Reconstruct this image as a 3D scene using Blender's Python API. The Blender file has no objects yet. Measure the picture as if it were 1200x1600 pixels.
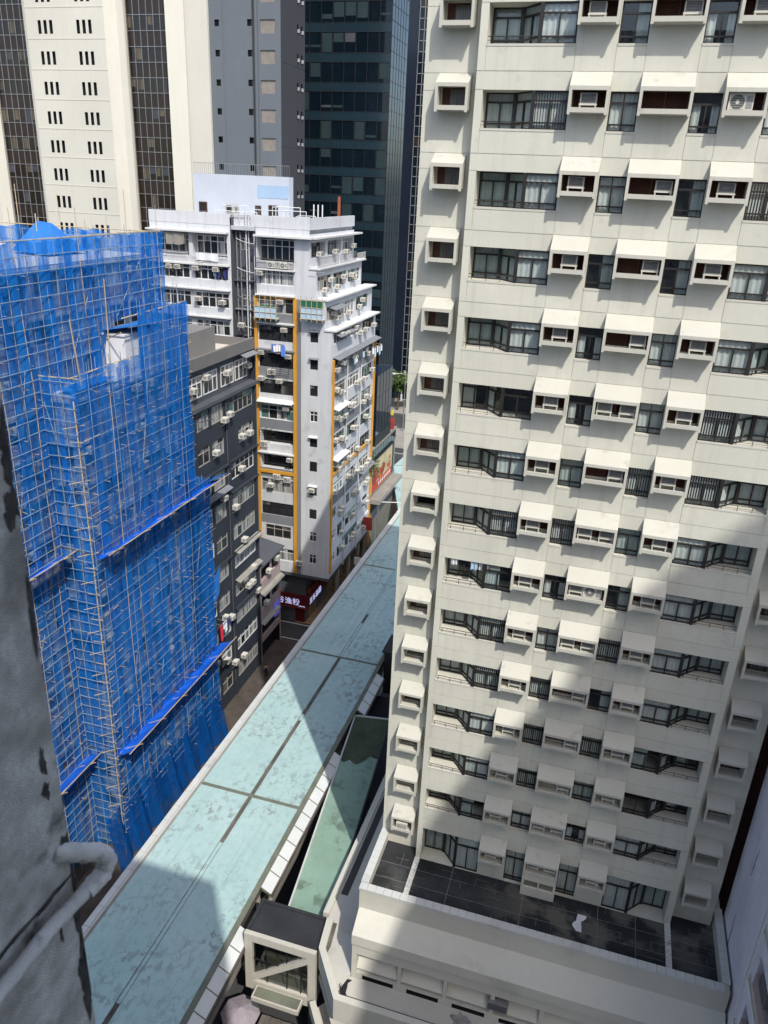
import bpy, math, random
from mathutils import Vector, Matrix
random.seed(7)
R = random.random
S = bpy.context.scene
COL = S.collection

# ------------------------------------------------------------------ camera
GZ = 51.0                                     # camera height above the street
h_, p_, r_ = math.radians(15.671), math.radians(22.729), math.radians(2.648)
fw = Vector((-math.sin(h_)*math.cos(p_), math.cos(h_)*math.cos(p_), -math.sin(p_)))
rt0 = Vector((math.cos(h_), math.sin(h_), 0)); up0 = rt0.cross(fw)
rt = rt0*math.cos(r_) + up0*math.sin(r_); up = -rt0*math.sin(r_) + up0*math.cos(r_)
cd = bpy.data.cameras.new('camera'); cam = bpy.data.objects.new('camera', cd); COL.objects.link(cam)
m = Matrix((rt, up, -fw)).transposed().to_4x4(); m.translation = (0, 0, GZ); cam.matrix_world = m
cd.sensor_fit = 'VERTICAL'; cd.sensor_height = 36; cd.lens = 1211.9/1600*36
cd.clip_start = 0.05; cd.clip_end = 3000
cd.dof.use_dof = True; cd.dof.focus_distance = 50; cd.dof.aperture_fstop = 4.2
S.camera = cam
# ------------------------------------------------------------------ light
SD = Vector((0.727, -1.0, 1.57)).normalized()   # towards the sun
w = bpy.data.worlds.new('World'); S.world = w; w.use_nodes = True
nt = w.node_tree; bg = nt.nodes['Background']
sky = nt.nodes.new('ShaderNodeTexSky'); sky.sky_type = 'NISHITA'; sky.sun_disc = False
sky.sun_elevation = math.asin(SD.z); sky.sun_rotation = math.atan2(SD.x, SD.y)
sky.altitude = 50; sky.dust_density = 2.6; sky.air_density = 0.9; sky.ozone_density = 0.5
nt.links.new(sky.outputs[0], bg.inputs[0]); bg.inputs[1].default_value = 0.15
sl = bpy.data.lights.new('sun', 'SUN'); sl.energy = 2.5; sl.angle = math.radians(0.55); sl.color = (1, .965, .90)
so = bpy.data.objects.new('sun', sl); COL.objects.link(so); so.location = (30, -40, 150)
so.rotation_euler = SD.to_track_quat('Z', 'Y').to_euler()
S.view_settings.view_transform = 'Standard'; S.view_settings.look = 'None'
S.view_settings.exposure = 0.62; S.view_settings.gamma = 1
S.cycles.max_bounces = 6; S.cycles.transparent_max_bounces = 16; S.cycles.diffuse_bounces = 3

# ------------------------------------------------------------------ materials
def mat(name, col, rough=.8, var=.10, scale=.6, streak=0., spec=.3, metal=0., emit=0., grime=0., gcol=(.12,.11,.10), gscale=.5, gth=.55, bump=0.):
    M = bpy.data.materials.new(name); M.use_nodes = True; t = M.node_tree; n = t.nodes; L = t.links
    b = n['Principled BSDF']; b.inputs['Roughness'].default_value = rough
    b.inputs['Specular IOR Level'].default_value = spec; b.inputs['Metallic'].default_value = metal
    g = n.new('ShaderNodeNewGeometry')
    def noise(sc, vec=None, det=4):
        x = n.new('ShaderNodeTexNoise'); x.inputs['Scale'].default_value = sc; x.inputs['Detail'].default_value = det
        L.new(vec or g.outputs['Position'], x.inputs['Vector']); return x.outputs['Fac']
    def mr(v, a, b_, c, d):
        x = n.new('ShaderNodeMapRange'); L.new(v, x.inputs[0])
        for i, q in enumerate((a, b_, c, d)): x.inputs[i+1].default_value = q
        return x.outputs[0]
    def mixc(f, A, B, mode='MIX'):
        x = n.new('ShaderNodeMix'); x.data_type = 'RGBA'; x.blend_type = mode
        if isinstance(f, float): x.inputs[0].default_value = f
        else: L.new(f, x.inputs[0])
        for i, q in ((6, A), (7, B)):
            if isinstance(q, tuple): x.inputs[i].default_value = q + (1,)
            else: L.new(q, x.inputs[i])
        return x.outputs[2]
    lo = tuple(c*(1-var) for c in col); hi = tuple(min(1, c*(1+var)) for c in col)
    c = mixc(mr(noise(scale), .3, .7, 0, 1), lo, hi)
    c = mixc(mr(noise(scale*9), .35, .65, 0, .35), c, tuple(x*(1-var*.9) for x in col))
    if streak:
        mp = n.new('ShaderNodeMapping'); mp.inputs['Scale'].default_value = (2.6, 2.6, .13); L.new(g.outputs['Position'], mp.inputs[0])
        c = mixc(mr(noise(1.3, mp.outputs[0]), .5, .78, 0, streak), c, gcol)
    if grime:
        a = noise(gscale, None, 8); f = mr(a, gth, gth+.09, 0, 1)
        a2 = mr(noise(gscale*.22, None, 2), .42, .62, 0, grime)
        mm = n.new('ShaderNodeMath'); mm.operation = 'MULTIPLY'; L.new(f, mm.inputs[0]); L.new(a2, mm.inputs[1])
        c = mixc(mm.outputs[0], c, gcol)
    L.new(c, b.inputs['Base Color'])
    if emit:
        b.inputs['Emission Color'].default_value = col + (1,); b.inputs['Emission Strength'].default_value = emit
    if bump:
        bp = n.new('ShaderNodeBump'); bp.inputs['Strength'].default_value = bump; bp.inputs['Distance'].default_value = .02
        L.new(noise(scale*25, None, 6), bp.inputs['Height']); L.new(bp.outputs[0], b.inputs['Normal'])
    return M

def glassmat(name, tint, refl, rough=.02):
    M = bpy.data.materials.new(name); M.use_nodes = True; t = M.node_tree; n = t.nodes; L = t.links
    n.clear(); o = n.new('ShaderNodeOutputMaterial'); tr = n.new('ShaderNodeBsdfTransparent'); tr.inputs[0].default_value = tint + (1,)
    gl = n.new('ShaderNodeBsdfGlossy'); gl.inputs[1].default_value = rough; gl.inputs[0].default_value = (.9, .95, 1, 1)
    fr = n.new('ShaderNodeLayerWeight'); pw = n.new('ShaderNodeMath'); pw.operation = 'POWER'; pw.inputs[1].default_value = 5; L.new(fr.outputs['Facing'], pw.inputs[0])
    a = n.new('ShaderNodeMath'); a.operation = 'MULTIPLY_ADD'; a.inputs[1].default_value = .85; a.inputs[2].default_value = .04+refl; L.new(pw.outputs[0], a.inputs[0])
    mx = n.new('ShaderNodeMixShader'); L.new(a.outputs[0], mx.inputs[0]); L.new(tr.outputs[0], mx.inputs[1]); L.new(gl.outputs[0], mx.inputs[2])
    L.new(mx.outputs[0], o.inputs[0]); return M

def netmat(name, col, lo, hi):
    M = bpy.data.materials.new(name); M.use_nodes = True; t = M.node_tree; n = t.nodes; L = t.links
    n.clear(); o = n.new('ShaderNodeOutputMaterial'); tr = n.new('ShaderNodeBsdfTransparent'); tr.inputs[0].default_value = (.9, .95, 1, 1)
    df = n.new('ShaderNodeBsdfDiffuse'); df.inputs[0].default_value = col + (1,)
    tl = n.new('ShaderNodeBsdfTranslucent'); tl.inputs[0].default_value = col + (1,)
    m1 = n.new('ShaderNodeMixShader'); m1.inputs[0].default_value = .4; L.new(df.outputs[0], m1.inputs[1]); L.new(tl.outputs[0], m1.inputs[2])
    g = n.new('ShaderNodeNewGeometry'); mp = n.new('ShaderNodeMapping'); mp.inputs['Scale'].default_value = (1.6, 1.6, .10); L.new(g.outputs[0], mp.inputs[0])
    nz = n.new('ShaderNodeTexNoise'); nz.inputs['Scale'].default_value = 1.0; nz.inputs['Detail'].default_value = 5; L.new(mp.outputs[0], nz.inputs[0])
    r = n.new('ShaderNodeMapRange'); L.new(nz.outputs[0], r.inputs[0])
    for i, q in enumerate((.42, .64, lo, hi)): r.inputs[i+1].default_value = q
    m2 = n.new('ShaderNodeMixShader'); L.new(r.outputs[0], m2.inputs[0]); L.new(tr.outputs[0], m2.inputs[1]); L.new(m1.outputs[0], m2.inputs[2])
    L.new(m2.outputs[0], o.inputs[0]); return M

def stripemat(name, A, B, sc, rough=.25):
    M = bpy.data.materials.new(name); M.use_nodes = True; t = M.node_tree; n = t.nodes; L = t.links
    b = n['Principled BSDF']; b.inputs['Roughness'].default_value = rough
    g = n.new('ShaderNodeTexCoord'); mp = n.new('ShaderNodeMapping'); mp.inputs['Scale'].default_value = (sc, sc, .05*sc); L.new(g.outputs['Object'], mp.inputs[0])
    nz = n.new('ShaderNodeTexNoise'); nz.inputs['Scale'].default_value = 1; nz.inputs['Detail'].default_value = 3; L.new(mp.outputs[0], nz.inputs[0])
    r = n.new('ShaderNodeMapRange'); L.new(nz.outputs[0], r.inputs[0]); r.inputs[1].default_value = .38; r.inputs[2].default_value = .62
    x = n.new('ShaderNodeMix'); x.data_type = 'RGBA'; L.new(r.outputs[0], x.inputs[0]); x.inputs[6].default_value = A+(1,); x.inputs[7].default_value = B+(1,)
    L.new(x.outputs[2], b.inputs['Base Color']); return M

cream = mat('cream_wall', (.595, .59, .50), .85, .075, .35, .26, gcol=(.38, .36, .31), grime=.35, gscale=1.2, gth=.62, bump=.15)
hoodm = mat('hood_paint', (.51, .50, .43), .8, .05, .5, .08, gcol=(.3, .28, .24), grime=.55, gscale=1.6, gth=.6)
podm = mat('podium_paint', (.555, .54, .465), .85, .06, .3, .12, gcol=(.35, .33, .3), grime=.35, gscale=.5, gth=.6)
roofpale = mat('pale_roof_paint', (.52, .50, .44), .85, .06, .3, 0, grime=.5, gcol=(.3, .29, .27), gscale=.35, gth=.6)
terr = mat('terrace_tiles', (.040, .043, .045), .9, .45, .6, 0, grime=.9, gcol=(.13, .125, .105), gscale=.6, gth=.47, spec=.15)
grout = mat('pale_grout', (.2, .2, .19), .9, .3, 3)
dark = mat('dark_interior', (.012, .012, .014), .9, .2, 1)
bronze = mat('bronze_frame', (.022, .019, .017), .45, .15, 3, spec=.5)
black = mat('black_metal', (.015, .015, .016), .5, .1, 2, spec=.5)
louv = mat('brown_louver', (.09, .036, .026), .6, .25, 2)
curt = mat('curtain_cloth', (.70, .72, .70), .9, .08, 1.5)
curt2 = mat('pale_green_curtain', (.52, .58, .56), .9, .1, 1.5)
blind = mat('blind_slats', (.62, .63, .62), .7, .06, 2)
pane = glassmat('clear_glass', (.76, .80, .79), .02)
acw = mat('air_conditioner_cream', (.62, .60, .53), .6, .07, 2, .12, gcol=(.3, .26, .2))
acd = mat('air_conditioner_grille', (.10, .105, .11), .6, .2, 6)
acg = mat('grey_grille', (.30, .30, .29), .6, .2, 8)
white = mat('white_paint', (.72, .72, .70), .6, .05, 1)
teal = None
teal2 = mat('green_canopy_roof', (.23, .345, .27), .75, .16, .35, 0, grime=.9, gcol=(.11, .16, .125), gscale=1.1, gth=.53)
moss = mat('dark_moss', (.065, .08, .05), .95, .4, .5)
olive = mat('olive_gutter', (.16, .17, .13), .85, .2, 1)
rust = mat('brown_seam', (.13, .115, .10), .9, .4, .8)
coping = mat('pale_coping', (.56, .57, .54), .7, .06, .6, 0, grime=.4, gcol=(.3, .3, .28))
skyl = mat('white_skylight_panel', (.66, .68, .66), .35, .06, 1.0)
asphalt = mat('asphalt', (.055, .055, .055), .9, .25, .3)
pavem = mat('paving_brick', (.30, .19, .12), .9, .2, .8)
concm = mat('paving_concrete', (.28, .26, .23), .9, .15, .5)
line = mat('road_paint', (.7, .7, .66), .8, .1, 2)
soil = mat('dark_ground', (.05, .045, .04), .95, .3, .7)
bluenet = netmat('blue_netting', (.018, .225, .70), .40, .92)
bluetarp = mat('blue_tarpaulin', (.03, .17, .52), .5, .15, .8)
bluefan = mat('blue_fan_sheet', (.012, .13, .66), .6, .2, 1.2)
bamboo = mat('bamboo', (.50, .40, .25), .6, .2, 2)
bambg = mat('net_tinted_bamboo', (.20, .28, .38), .7, .25, 2)  # blue tint painted in, as if seen through the netting
mauve = mat('mauve_tile', (.36, .30, .33), .8, .12, .6)
paletile = mat('pale_tile', (.46, .48, .50), .7, .1, .6)
lgrey = mat('light_grey_wall', (.575, .59, .605), .85, .07, .3, .42, gcol=(.33, .33, .34), grime=.4, gscale=.8, gth=.58)
mgrey = mat('mid_grey_wall', (.20, .21, .225), .85, .06, .3, .15, gcol=(.12, .12, .13))
dgrey = mat('dark_grey_wall', (.085, .092, .105), .85, .1, .4, .2, gcol=(.05, .05, .055))
char = mat('charcoal_wall', (.034, .041, .054), .75, .1, .4, .15, gcol=(.03, .033, .04))
ledgew = mat('white_ledge', (.62, .62, .61), .8, .05, .5, .2, gcol=(.4, .4, .4))
orange = mat('orange_pipe', (.62, .30, .035), .55, .08, .7)
pinkw = mat('pink_wall', (.40, .31, .29), .85, .12, .4, .3, gcol=(.2, .15, .14))
lav = mat('lavender_wall', (.80, .76, .83), .9, .10, .30, .18, gcol=(.36, .31, .34), grime=.35, gscale=.9, gth=.62)
crackm = mat('wall_crack', (.06, .055, .06), .95, .2, 2)
maroon = mat('maroon_tiles', (.075, .032, .028), .6, .25, .8, .2, gcol=(.03, .02, .02))
offw = mat('office_cream', (.60, .585, .51), .85, .05, .12, .14, gcol=(.45, .40, .33))
brownglass = mat('brown_glass', (.016, .012, .010), .08, .3, .15, spec=.6)
brownpan = mat('brown_spandrel', (.026, .018, .014), .25, .2, .3, spec=.5)
alum = mat('aluminium', (.32, .32, .32), .4, .1, 1, metal=.5)
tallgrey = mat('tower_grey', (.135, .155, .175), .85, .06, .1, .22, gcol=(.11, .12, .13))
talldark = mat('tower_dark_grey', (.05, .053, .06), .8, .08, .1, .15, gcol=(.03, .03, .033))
bluglass = mat('blue_black_glass', (.004, .009, .015), .05, .35, .12, spec=.40)
bluspan = mat('blue_spandrel', (.014, .030, .042), .15, .18, .12, spec=.4)
navy = mat('navy_panel', (.010, .014, .026), .2, .2, .1, spec=.5)
mirror = mat('mirror_glass', (.035, .06, .075), .04, .2, .2, spec=.7, metal=.35)
greenblind = mat('office_blind', (.020, .038, .044), .5, .15, .4)
winglass = mat('window_glass', (.025, .028, .032), .06, .3, .6, spec=.6)
wingreen = mat('green_window_glass', (.10, .19, .18), .08, .2, .6, spec=.6)
wincurt = stripemat('curtained_pane', (.42, .43, .42), (.10, .105, .11), 7)
wincurt2 = stripemat('dim_curtained_pane', (.17, .17, .165), (.04, .04, .043), 6)
brass = mat('worn_beige_frame', (.38, .36, .31), .6, .1, 2)
plaster = mat('rough_concrete', (.80, .765, .69), .95, .36, 9, .45, gcol=(.055, .05, .045), grime=1.0, gscale=3.2, gth=.55, bump=1.0)
pipew = mat('old_white_pipe', (.72, .70, .66), .8, .18, 9, 0, grime=.7, gcol=(.2, .19, .17), gscale=14, gth=.55, bump=.6)
blackroof = mat('black_membrane', (.032, .034, .037), .6, .25, .5, 0, grime=.5, gcol=(.08, .08, .08), gscale=1.2, gth=.6)
beigepan = mat('beige_panel', (.52, .49, .42), .7, .05, .6, .25, gcol=(.3, .28, .24))
redm = mat('dark_red_fascia', (.10, .008, .010), .5, .15, 1)
letter = mat('lit_letters', (.62, .62, .95), .5, .02, 1, emit=.35)
purple = mat('lit_purple_sign', (.10, .10, .45), .5, .2, 2, emit=.35)
redsign = mat('red_sign', (.35, .05, .035), .6, .2, 1)
yellow = mat('yellow_sign', (.75, .62, .06), .6, .1, 1)
bill = None
leaf1 = mat('leaf_light', (.075, .12, .035), .8, .3, 1.5)
leaf2 = mat('leaf_dark', (.03, .055, .018), .8, .3, 1.5)
bark = mat('bark', (.09, .07, .05), .95, .2, 3)
cloths = {c: mat('cloth_'+c, v, .9, .1, 4) for c, v in dict(white=(.75,.76,.78), red=(.6,.03,.06), navy=(.03,.04,.16), blue=(.10,.22,.62), green=(.02,.13,.075), purple=(.25,.22,.42), black=(.02,.02,.025), paleblue=(.42,.56,.68), lilac=(.34,.30,.34)).items()}
skin = mat('skin', (.45, .28, .2), .7, .1, 4)

def peelmat(name, col, c2, gcol):
    M = bpy.data.materials.new(name); M.use_nodes = True; t = M.node_tree; n = t.nodes; L = t.links; b = n['Principled BSDF']
    b.inputs['Roughness'].default_value = .6; b.inputs['Specular IOR Level'].default_value = .35; g = n.new('ShaderNodeNewGeometry')
    def noise(sc, det, vs=(1, 1, 1), dist=0.):
        mp = n.new('ShaderNodeMapping'); mp.inputs['Scale'].default_value = vs; L.new(g.outputs['Position'], mp.inputs[0])
        x = n.new('ShaderNodeTexNoise'); x.inputs['Scale'].default_value = sc; x.inputs['Detail'].default_value = det; x.inputs['Roughness'].default_value = .62; x.inputs['Distortion'].default_value = dist; L.new(mp.outputs[0], x.inputs[0]); return x.outputs[0]
    def mr(v, a, b_, c, d):
        x = n.new('ShaderNodeMapRange'); L.new(v, x.inputs[0])
        for i, q in enumerate((a, b_, c, d)): x.inputs[i+1].default_value = q
        return x.outputs[0]
    def mul(p, q): x = n.new('ShaderNodeMath'); x.operation = 'MULTIPLY'; L.new(p, x.inputs[0]); L.new(q, x.inputs[1]); return x.outputs[0]
    def mx(f, A, B):
        x = n.new('ShaderNodeMix'); x.data_type = 'RGBA'; L.new(f, x.inputs[0])
        for i, q in ((6, A), (7, B)):
            if isinstance(q, tuple): x.inputs[i].default_value = q+(1,)
            else: L.new(q, x.inputs[i])
        return x.outputs[2]
    c = mx(mr(noise(.25, 4), .35, .65, 0, 1), col, c2)
    c = mx(mr(noise(2.2, 6, (1, .8, 1)), .45, .75, 0, .4), c, tuple(q*.78 for q in col))
    zone = mr(noise(.20, 3), .46, .60, .08, 1)
    c = mx(mul(mr(noise(1.9, 10, (1.1, .8, 1), .15), .52, .57, 0, .8), zone), c, gcol)
    v = n.new('ShaderNodeMath'); v.operation = 'ABSOLUTE'; s1 = n.new('ShaderNodeMath'); s1.operation = 'SUBTRACT'; s1.inputs[1].default_value = .5; L.new(noise(.8, 9, (1, .6, 1), .3), s1.inputs[0]); L.new(s1.outputs[0], v.inputs[0])
    c = mx(mul(mr(v.outputs[0], 0, .012, .7, 0), mr(noise(.3, 2), .45, .6, .15, 1)), c, gcol)
    c = mx(mr(noise(1.2, 4, (2.5, .08, 1)), .55, .75, 0, .28), c, tuple(q*.85 for q in gcol))
    L.new(c, b.inputs['Base Color']); return M
teal = peelmat('teal_roof', (.36, .52, .495), (.42, .56, .54), (.23, .27, .265))
# ------------------------------------------------------------------ mesh helpers
class MB:
    def __init__(s): s.v = []; s.f = []; s.m = []
    def face(s, pts, mi=0):
        i = len(s.v); s.v += [tuple(p) for p in pts]; s.f.append(tuple(range(i, i+len(pts)))); s.m.append(mi)
    def box(s, x0, y0, z0, x1, y1, z1, mi=0):
        i = len(s.v)
        s.v += [(x0,y0,z0),(x1,y0,z0),(x1,y1,z0),(x0,y1,z0),(x0,y0,z1),(x1,y0,z1),(x1,y1,z1),(x0,y1,z1)]
        for q in ((3,2,1,0),(4,5,6,7),(0,1,5,4),(1,2,6,5),(2,3,7,6),(3,0,4,7)): s.f.append(tuple(i+k for k in q)); s.m.append(mi)
    def prism(s, poly, lo, hi, axis='x', mi=0):
        def P(a, b, c): return (c, a, b) if axis == 'x' else (a, c, b) if axis == 'y' else (a, b, c)
        n = len(poly); i = len(s.v)
        s.v += [P(a, b, lo) for a, b in poly] + [P(a, b, hi) for a, b in poly]
        s.f.append(tuple(i+k for k in range(n))[::-1]); s.m.append(mi); s.f.append(tuple(i+n+k for k in range(n))); s.m.append(mi)
        for k in range(n):
            l = (k+1) % n; s.f.append((i+k, i+l, i+n+l, i+n+k)); s.m.append(mi)
    def tube(s, p, q, r, mi=0, n=6, r2=None):
        p = Vector(p); q = Vector(q); d = (q-p).normalized(); a = d.orthogonal().normalized(); b = d.cross(a); i = len(s.v)
        r2 = r if r2 is None else r2
        for c, rr in ((p, r), (q, r2)):
            for k in range(n):
                t = 2*math.pi*k/n; s.v.append(tuple(c + (a*math.cos(t)+b*math.sin(t))*rr))
        for k in range(n):
            l = (k+1) % n; s.f.append((i+k, i+l, i+n+l, i+n+k)); s.m.append(mi)
        s.f.append(tuple(i+k for k in range(n))[::-1]); s.m.append(mi); s.f.append(tuple(i+n+k for k in range(n))); s.m.append(mi)
    def path(s, pts, r, mi=0, n=8):
        for a, b in zip(pts, pts[1:]): s.tube(a, b, r, mi, n)
    def disc(s, c, r, axis='y', mi=0, n=12):
        s.face([(c[0]+r*math.cos(2*math.pi*k/n), c[1], c[2]+r*math.sin(2*math.pi*k/n)) if axis == 'y' else (c[0]+r*math.cos(2*math.pi*k/n), c[1]+r*math.sin(2*math.pi*k/n), c[2]) for k in range(n)], mi)
    def mesh(s, name, mats):
        me = bpy.data.meshes.new(name); me.from_pydata(s.v, [], s.f)
        for q in (mats if isinstance(mats, (list, tuple)) else [mats]): me.materials.append(q)
        me.polygons.foreach_set('material_index', s.m); me.update(); return me
    def build(s, name, mats, parent=None, smooth=False):
        o = bpy.data.objects.new(name, s.mesh(name, mats)); COL.objects.link(o)
        if smooth:
            for q in o.data.polygons: q.use_smooth = True
        if parent is not None:
            o.parent = parent; o.location = -wloc(parent)
        return o
def wloc(o):
    l = Vector(o.location)
    while o.parent: o = o.parent; l += Vector(o.location)
    return l
def tag(o, label, cat, group=None):
    o['label'] = label; o['category'] = cat
    if group: o['group'] = group
    return o
def thing(name, label, cat, loc, group=None):
    o = bpy.data.objects.new(name, None); COL.objects.link(o); o.location = loc; o.empty_display_size = .5
    return tag(o, label, cat, group)
def struct(o): o['kind'] = 'structure'; return o
def stuff(o): o['kind'] = 'stuff'; return o
def put(name, me, parent, loc, rz=0.):
    """one part with shared mesh data, placed at a world position under its thing"""
    o = bpy.data.objects.new(name, me); COL.objects.link(o); o.parent = parent
    o.location = Vector(loc) - wloc(parent); o.rotation_euler = (0, 0, rz); return o
def sub(name, me, parent, loc=(0, 0, 0)):
    o = bpy.data.objects.new(name, me); COL.objects.link(o); o.parent = parent; o.location = loc; return o

def hf(mb, o, ud, nd, W, H, ops, mi=0):
    """wall as a height field: ops = (u0,z0,u1,z1,depth,back material,side material), later ones win"""
    o = Vector(o); ud = Vector(ud); nd = Vector(nd)
    us = sorted({0., W} | {round(min(max(q, 0), W), 4) for p in ops for q in (p[0], p[2])})
    zs = sorted({0., H} | {round(min(max(q, 0), H), 4) for p in ops for q in (p[1], p[3])})
    nu, nz = len(us)-1, len(zs)-1
    D = [[(0., mi, mi)]*nu for _ in range(nz)]
    import bisect
    for u0, z0, u1, z1, d, mb_, ms in ops:
        a = bisect.bisect_left(us, round(max(u0, 0), 4)); b = bisect.bisect_left(us, round(min(u1, W), 4))
        c = bisect.bisect_left(zs, round(max(z0, 0), 4)); e = bisect.bisect_left(zs, round(min(z1, H), 4))
        for j in range(c, e):
            for i in range(a, b): D[j][i] = (d, mb_, ms)
    def P(u, z, d): return o + ud*u + nd*d + Vector((0, 0, z))
    for j in range(nz):
        i = 0
        while i < nu:
            k = i
            while k+1 < nu and D[j][k+1] == D[j][i]: k += 1
            d, mb_, _ = D[j][i]
            mb.face([P(us[i], zs[j], d), P(us[k+1], zs[j], d), P(us[k+1], zs[j+1], d), P(us[i], zs[j+1], d)], mb_)
            if j+1 < nz:
                for q in range(i, k+1):
                    d2, _, ms2 = D[j+1][q]
                    if abs(d-d2) > 1e-5:
                        ms = D[j][q][2] if d > d2 else ms2
                        mb.face([P(us[q], zs[j+1], d), P(us[q+1], zs[j+1], d), P(us[q+1], zs[j+1], d2), P(us[q], zs[j+1], d2)], ms)
            if k+1 < nu:
                d2, _, ms2 = D[j][k+1]
                if abs(d-d2) > 1e-5:
                    ms = D[j][k][2] if d > d2 else ms2
                    mb.face([P(us[k+1], zs[j], d), P(us[k+1], zs[j+1], d), P(us[k+1], zs[j+1], d2), P(us[k+1], zs[j], d2)], ms)
            i = k+1

# ------------------------------------------------------------------ ground
def slab(name, m_, x0, y0, x1, y1, z):
    b = MB(); b.face([(x0,y0,z),(x1,y0,z),(x1,y1,z),(x0,y1,z)]); return struct(b.build(name, m_))
slab('ground', soil, -900, -500, 900, 1500, -.02)
slab('road', asphalt, -26.5, -120, -9, 128, 0)
slab('side_street', asphalt, -70, 74.4, -26.5, 78.5, .004)
slab('cross_road', asphalt, -120, 132, 120, 178, .004)
b = MB(); b.box(-33.0, 78.6, 0, -26.5, 131, .14); struct(b.build('pavement', pavem)); b = MB(); b.box(-33.5, 20, 0, -27.2, 74.3, .14); struct(b.build('near_pavement', mat('dark_paving', (.085, .07, .06), .9, .3, .8)))
b = MB(); b.box(-120, 178.2, 0, 120, 230, .14); b.box(-45, 152, 0, -20, 166, .13); struct(b.build('far_pavement', concm))
b = MB()
for x in range(-110, 110, 6): b.face([(x, 154.5, .012), (x+3, 154.5, .012), (x+3, 154.8, .012), (x, 154.8, .012)])
for y in (148.5,): b.face([(-110, y, .012), (110, y, .012), (110, y+.2, .012), (-110, y+.2, .012)])

for y in (74.75, 78.2): b.face([(-60, y, .012), (-27, y, .012), (-27, y+.12, .012), (-60, y+.12, .012)])
struct(b.build('road_marking', line))

# ------------------------------------------------------------------ shared meshes
def ac_mesh(w_=.66, h2=.44, d=.55, legs=True):
    b = MB(); b.box(-w_/2, -d, 0, w_/2, 0, h2, 0)
    b.box(-w_/2+.05, -d-.012, .06, w_/2-.05, -d+.01, h2-.05, 1)
    for k in range(5): z = .09+k*(h2-.16)/4; b.box(-w_/2+.06, -d-.02, z, w_/2-.06, -d-.008, z+.018, 0)
    for s_ in (-1, 1):
        b.box(s_*w_/2-.01 if s_ > 0 else -w_/2-.006, -d+.1, .1, s_*w_/2+.006 if s_ > 0 else -w_/2+.01, -.15, h2-.1, 2)
    if legs:
        for s_ in (-w_/2+.06, w_/2-.09): b.box(s_, -d+.05, -.035, s_+.03, 0, 0, 2); b.prism([(-d+.08, -.03), (0, -.40), (0, -.35), (-d+.12, -.03)], s_, s_+.03, 'x', 2)
    return b.mesh('air_conditioner', [acw, acd, acg])
AC = ac_mesh()
def ac_tray_mesh():
    b = MB(); b.box(-.31, -.30, .26, .31, 0, .62, 0); b.box(-.26, -.315, .30, .26, -.29, .59, 1)
    for k in range(6): b.box(-.26, -.322, .315+k*.046, .26, -.312, .33+k*.046, 2)
    b.box(-.33, -.34, .20, .33, 0, .26, 0)
    for x in (-.31, .26): b.box(x, -.33, 0, x+.05, -.27, .2, 0); b.box(x, -.06, 0, x+.05, 0, .2, 0)
    return b.mesh('air_conditioner', [acw, acd, acg])
ACT = ac_tray_mesh()
def ac_split_mesh():
    b = MB(); b.box(-.42, -.32, 0, .42, 0, .62, 0); b.disc((-.12, -.325, .31), .24, 'y', 1, 18); b.disc((-.12, -.33, .31), .07, 'y', 0, 10)
    for k in range(7): b.box(-.36, -.335, .08+k*.075, .12, -.328, .088+k*.075, 0)
    b.box(.17, -.33, .1, .38, -.32, .5, 2)
    for s_ in (-.35, .3): b.box(s_, -.32, -.05, s_+.05, 0, 0, 2)
    return b.mesh('air_conditioner', [acw, acd, acg])
ACS = ac_split_mesh()
_wc = {}
def win_mesh(w_, h2, cols, var, frame, tr=.32, fwid=.05):
    """far window: frame with transom, panes by variant"""
    key = (round(w_, 2), round(h2, 2), cols, var, frame.name)
    if key in _wc: return _wc[key]
    rg = random.Random(int(w_*100)*31+cols*7+sum(map(ord, var))); b = MB(); f = fwid; zt = h2*(1-tr)
    b.box(0, -.03, 0, w_, .05, f); b.box(0, -.03, h2-f, w_, .05, h2)
    if tr: b.box(0, -.02, zt-f/2, w_, .045, zt+f/2)
    cw = w_/cols
    for c in range(cols+1): x = min(max(c*cw-f/2, 0), w_-f); b.box(x, -.031, f, x+f, .049, h2-f)
    for c in range(cols):
        for z0, z1 in (((f, zt), (zt, h2-f)) if tr else ((f, h2-f),)):
            k = rg.random(); mi = 1
            if var == 'dark': mi = 1 if k < .8 else 3
            elif var == 'curtain': mi = 2 if k < .7 else 1
            elif var == 'mixed': mi = rg.choice((1, 1, 2, 3))
            elif var == 'green': mi = rg.choice((4, 4, 1, 2))
            op = rg.random() < .12 and var != 'curtain'
            x0, x1 = c*cw+f/2, (c+1)*cw-f/2; y = .02
            b.face([(x0, y, z0), (x1, y-(.0 if not op else .12), z0), (x1, y-(.0 if not op else .12), z1), (x0, y, z1)], mi)
    _wc[key] = b.mesh('window', [frame, winglass, wincurt, wincurt2, wingreen]); return _wc[key]
X90 = math.pi/2

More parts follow.
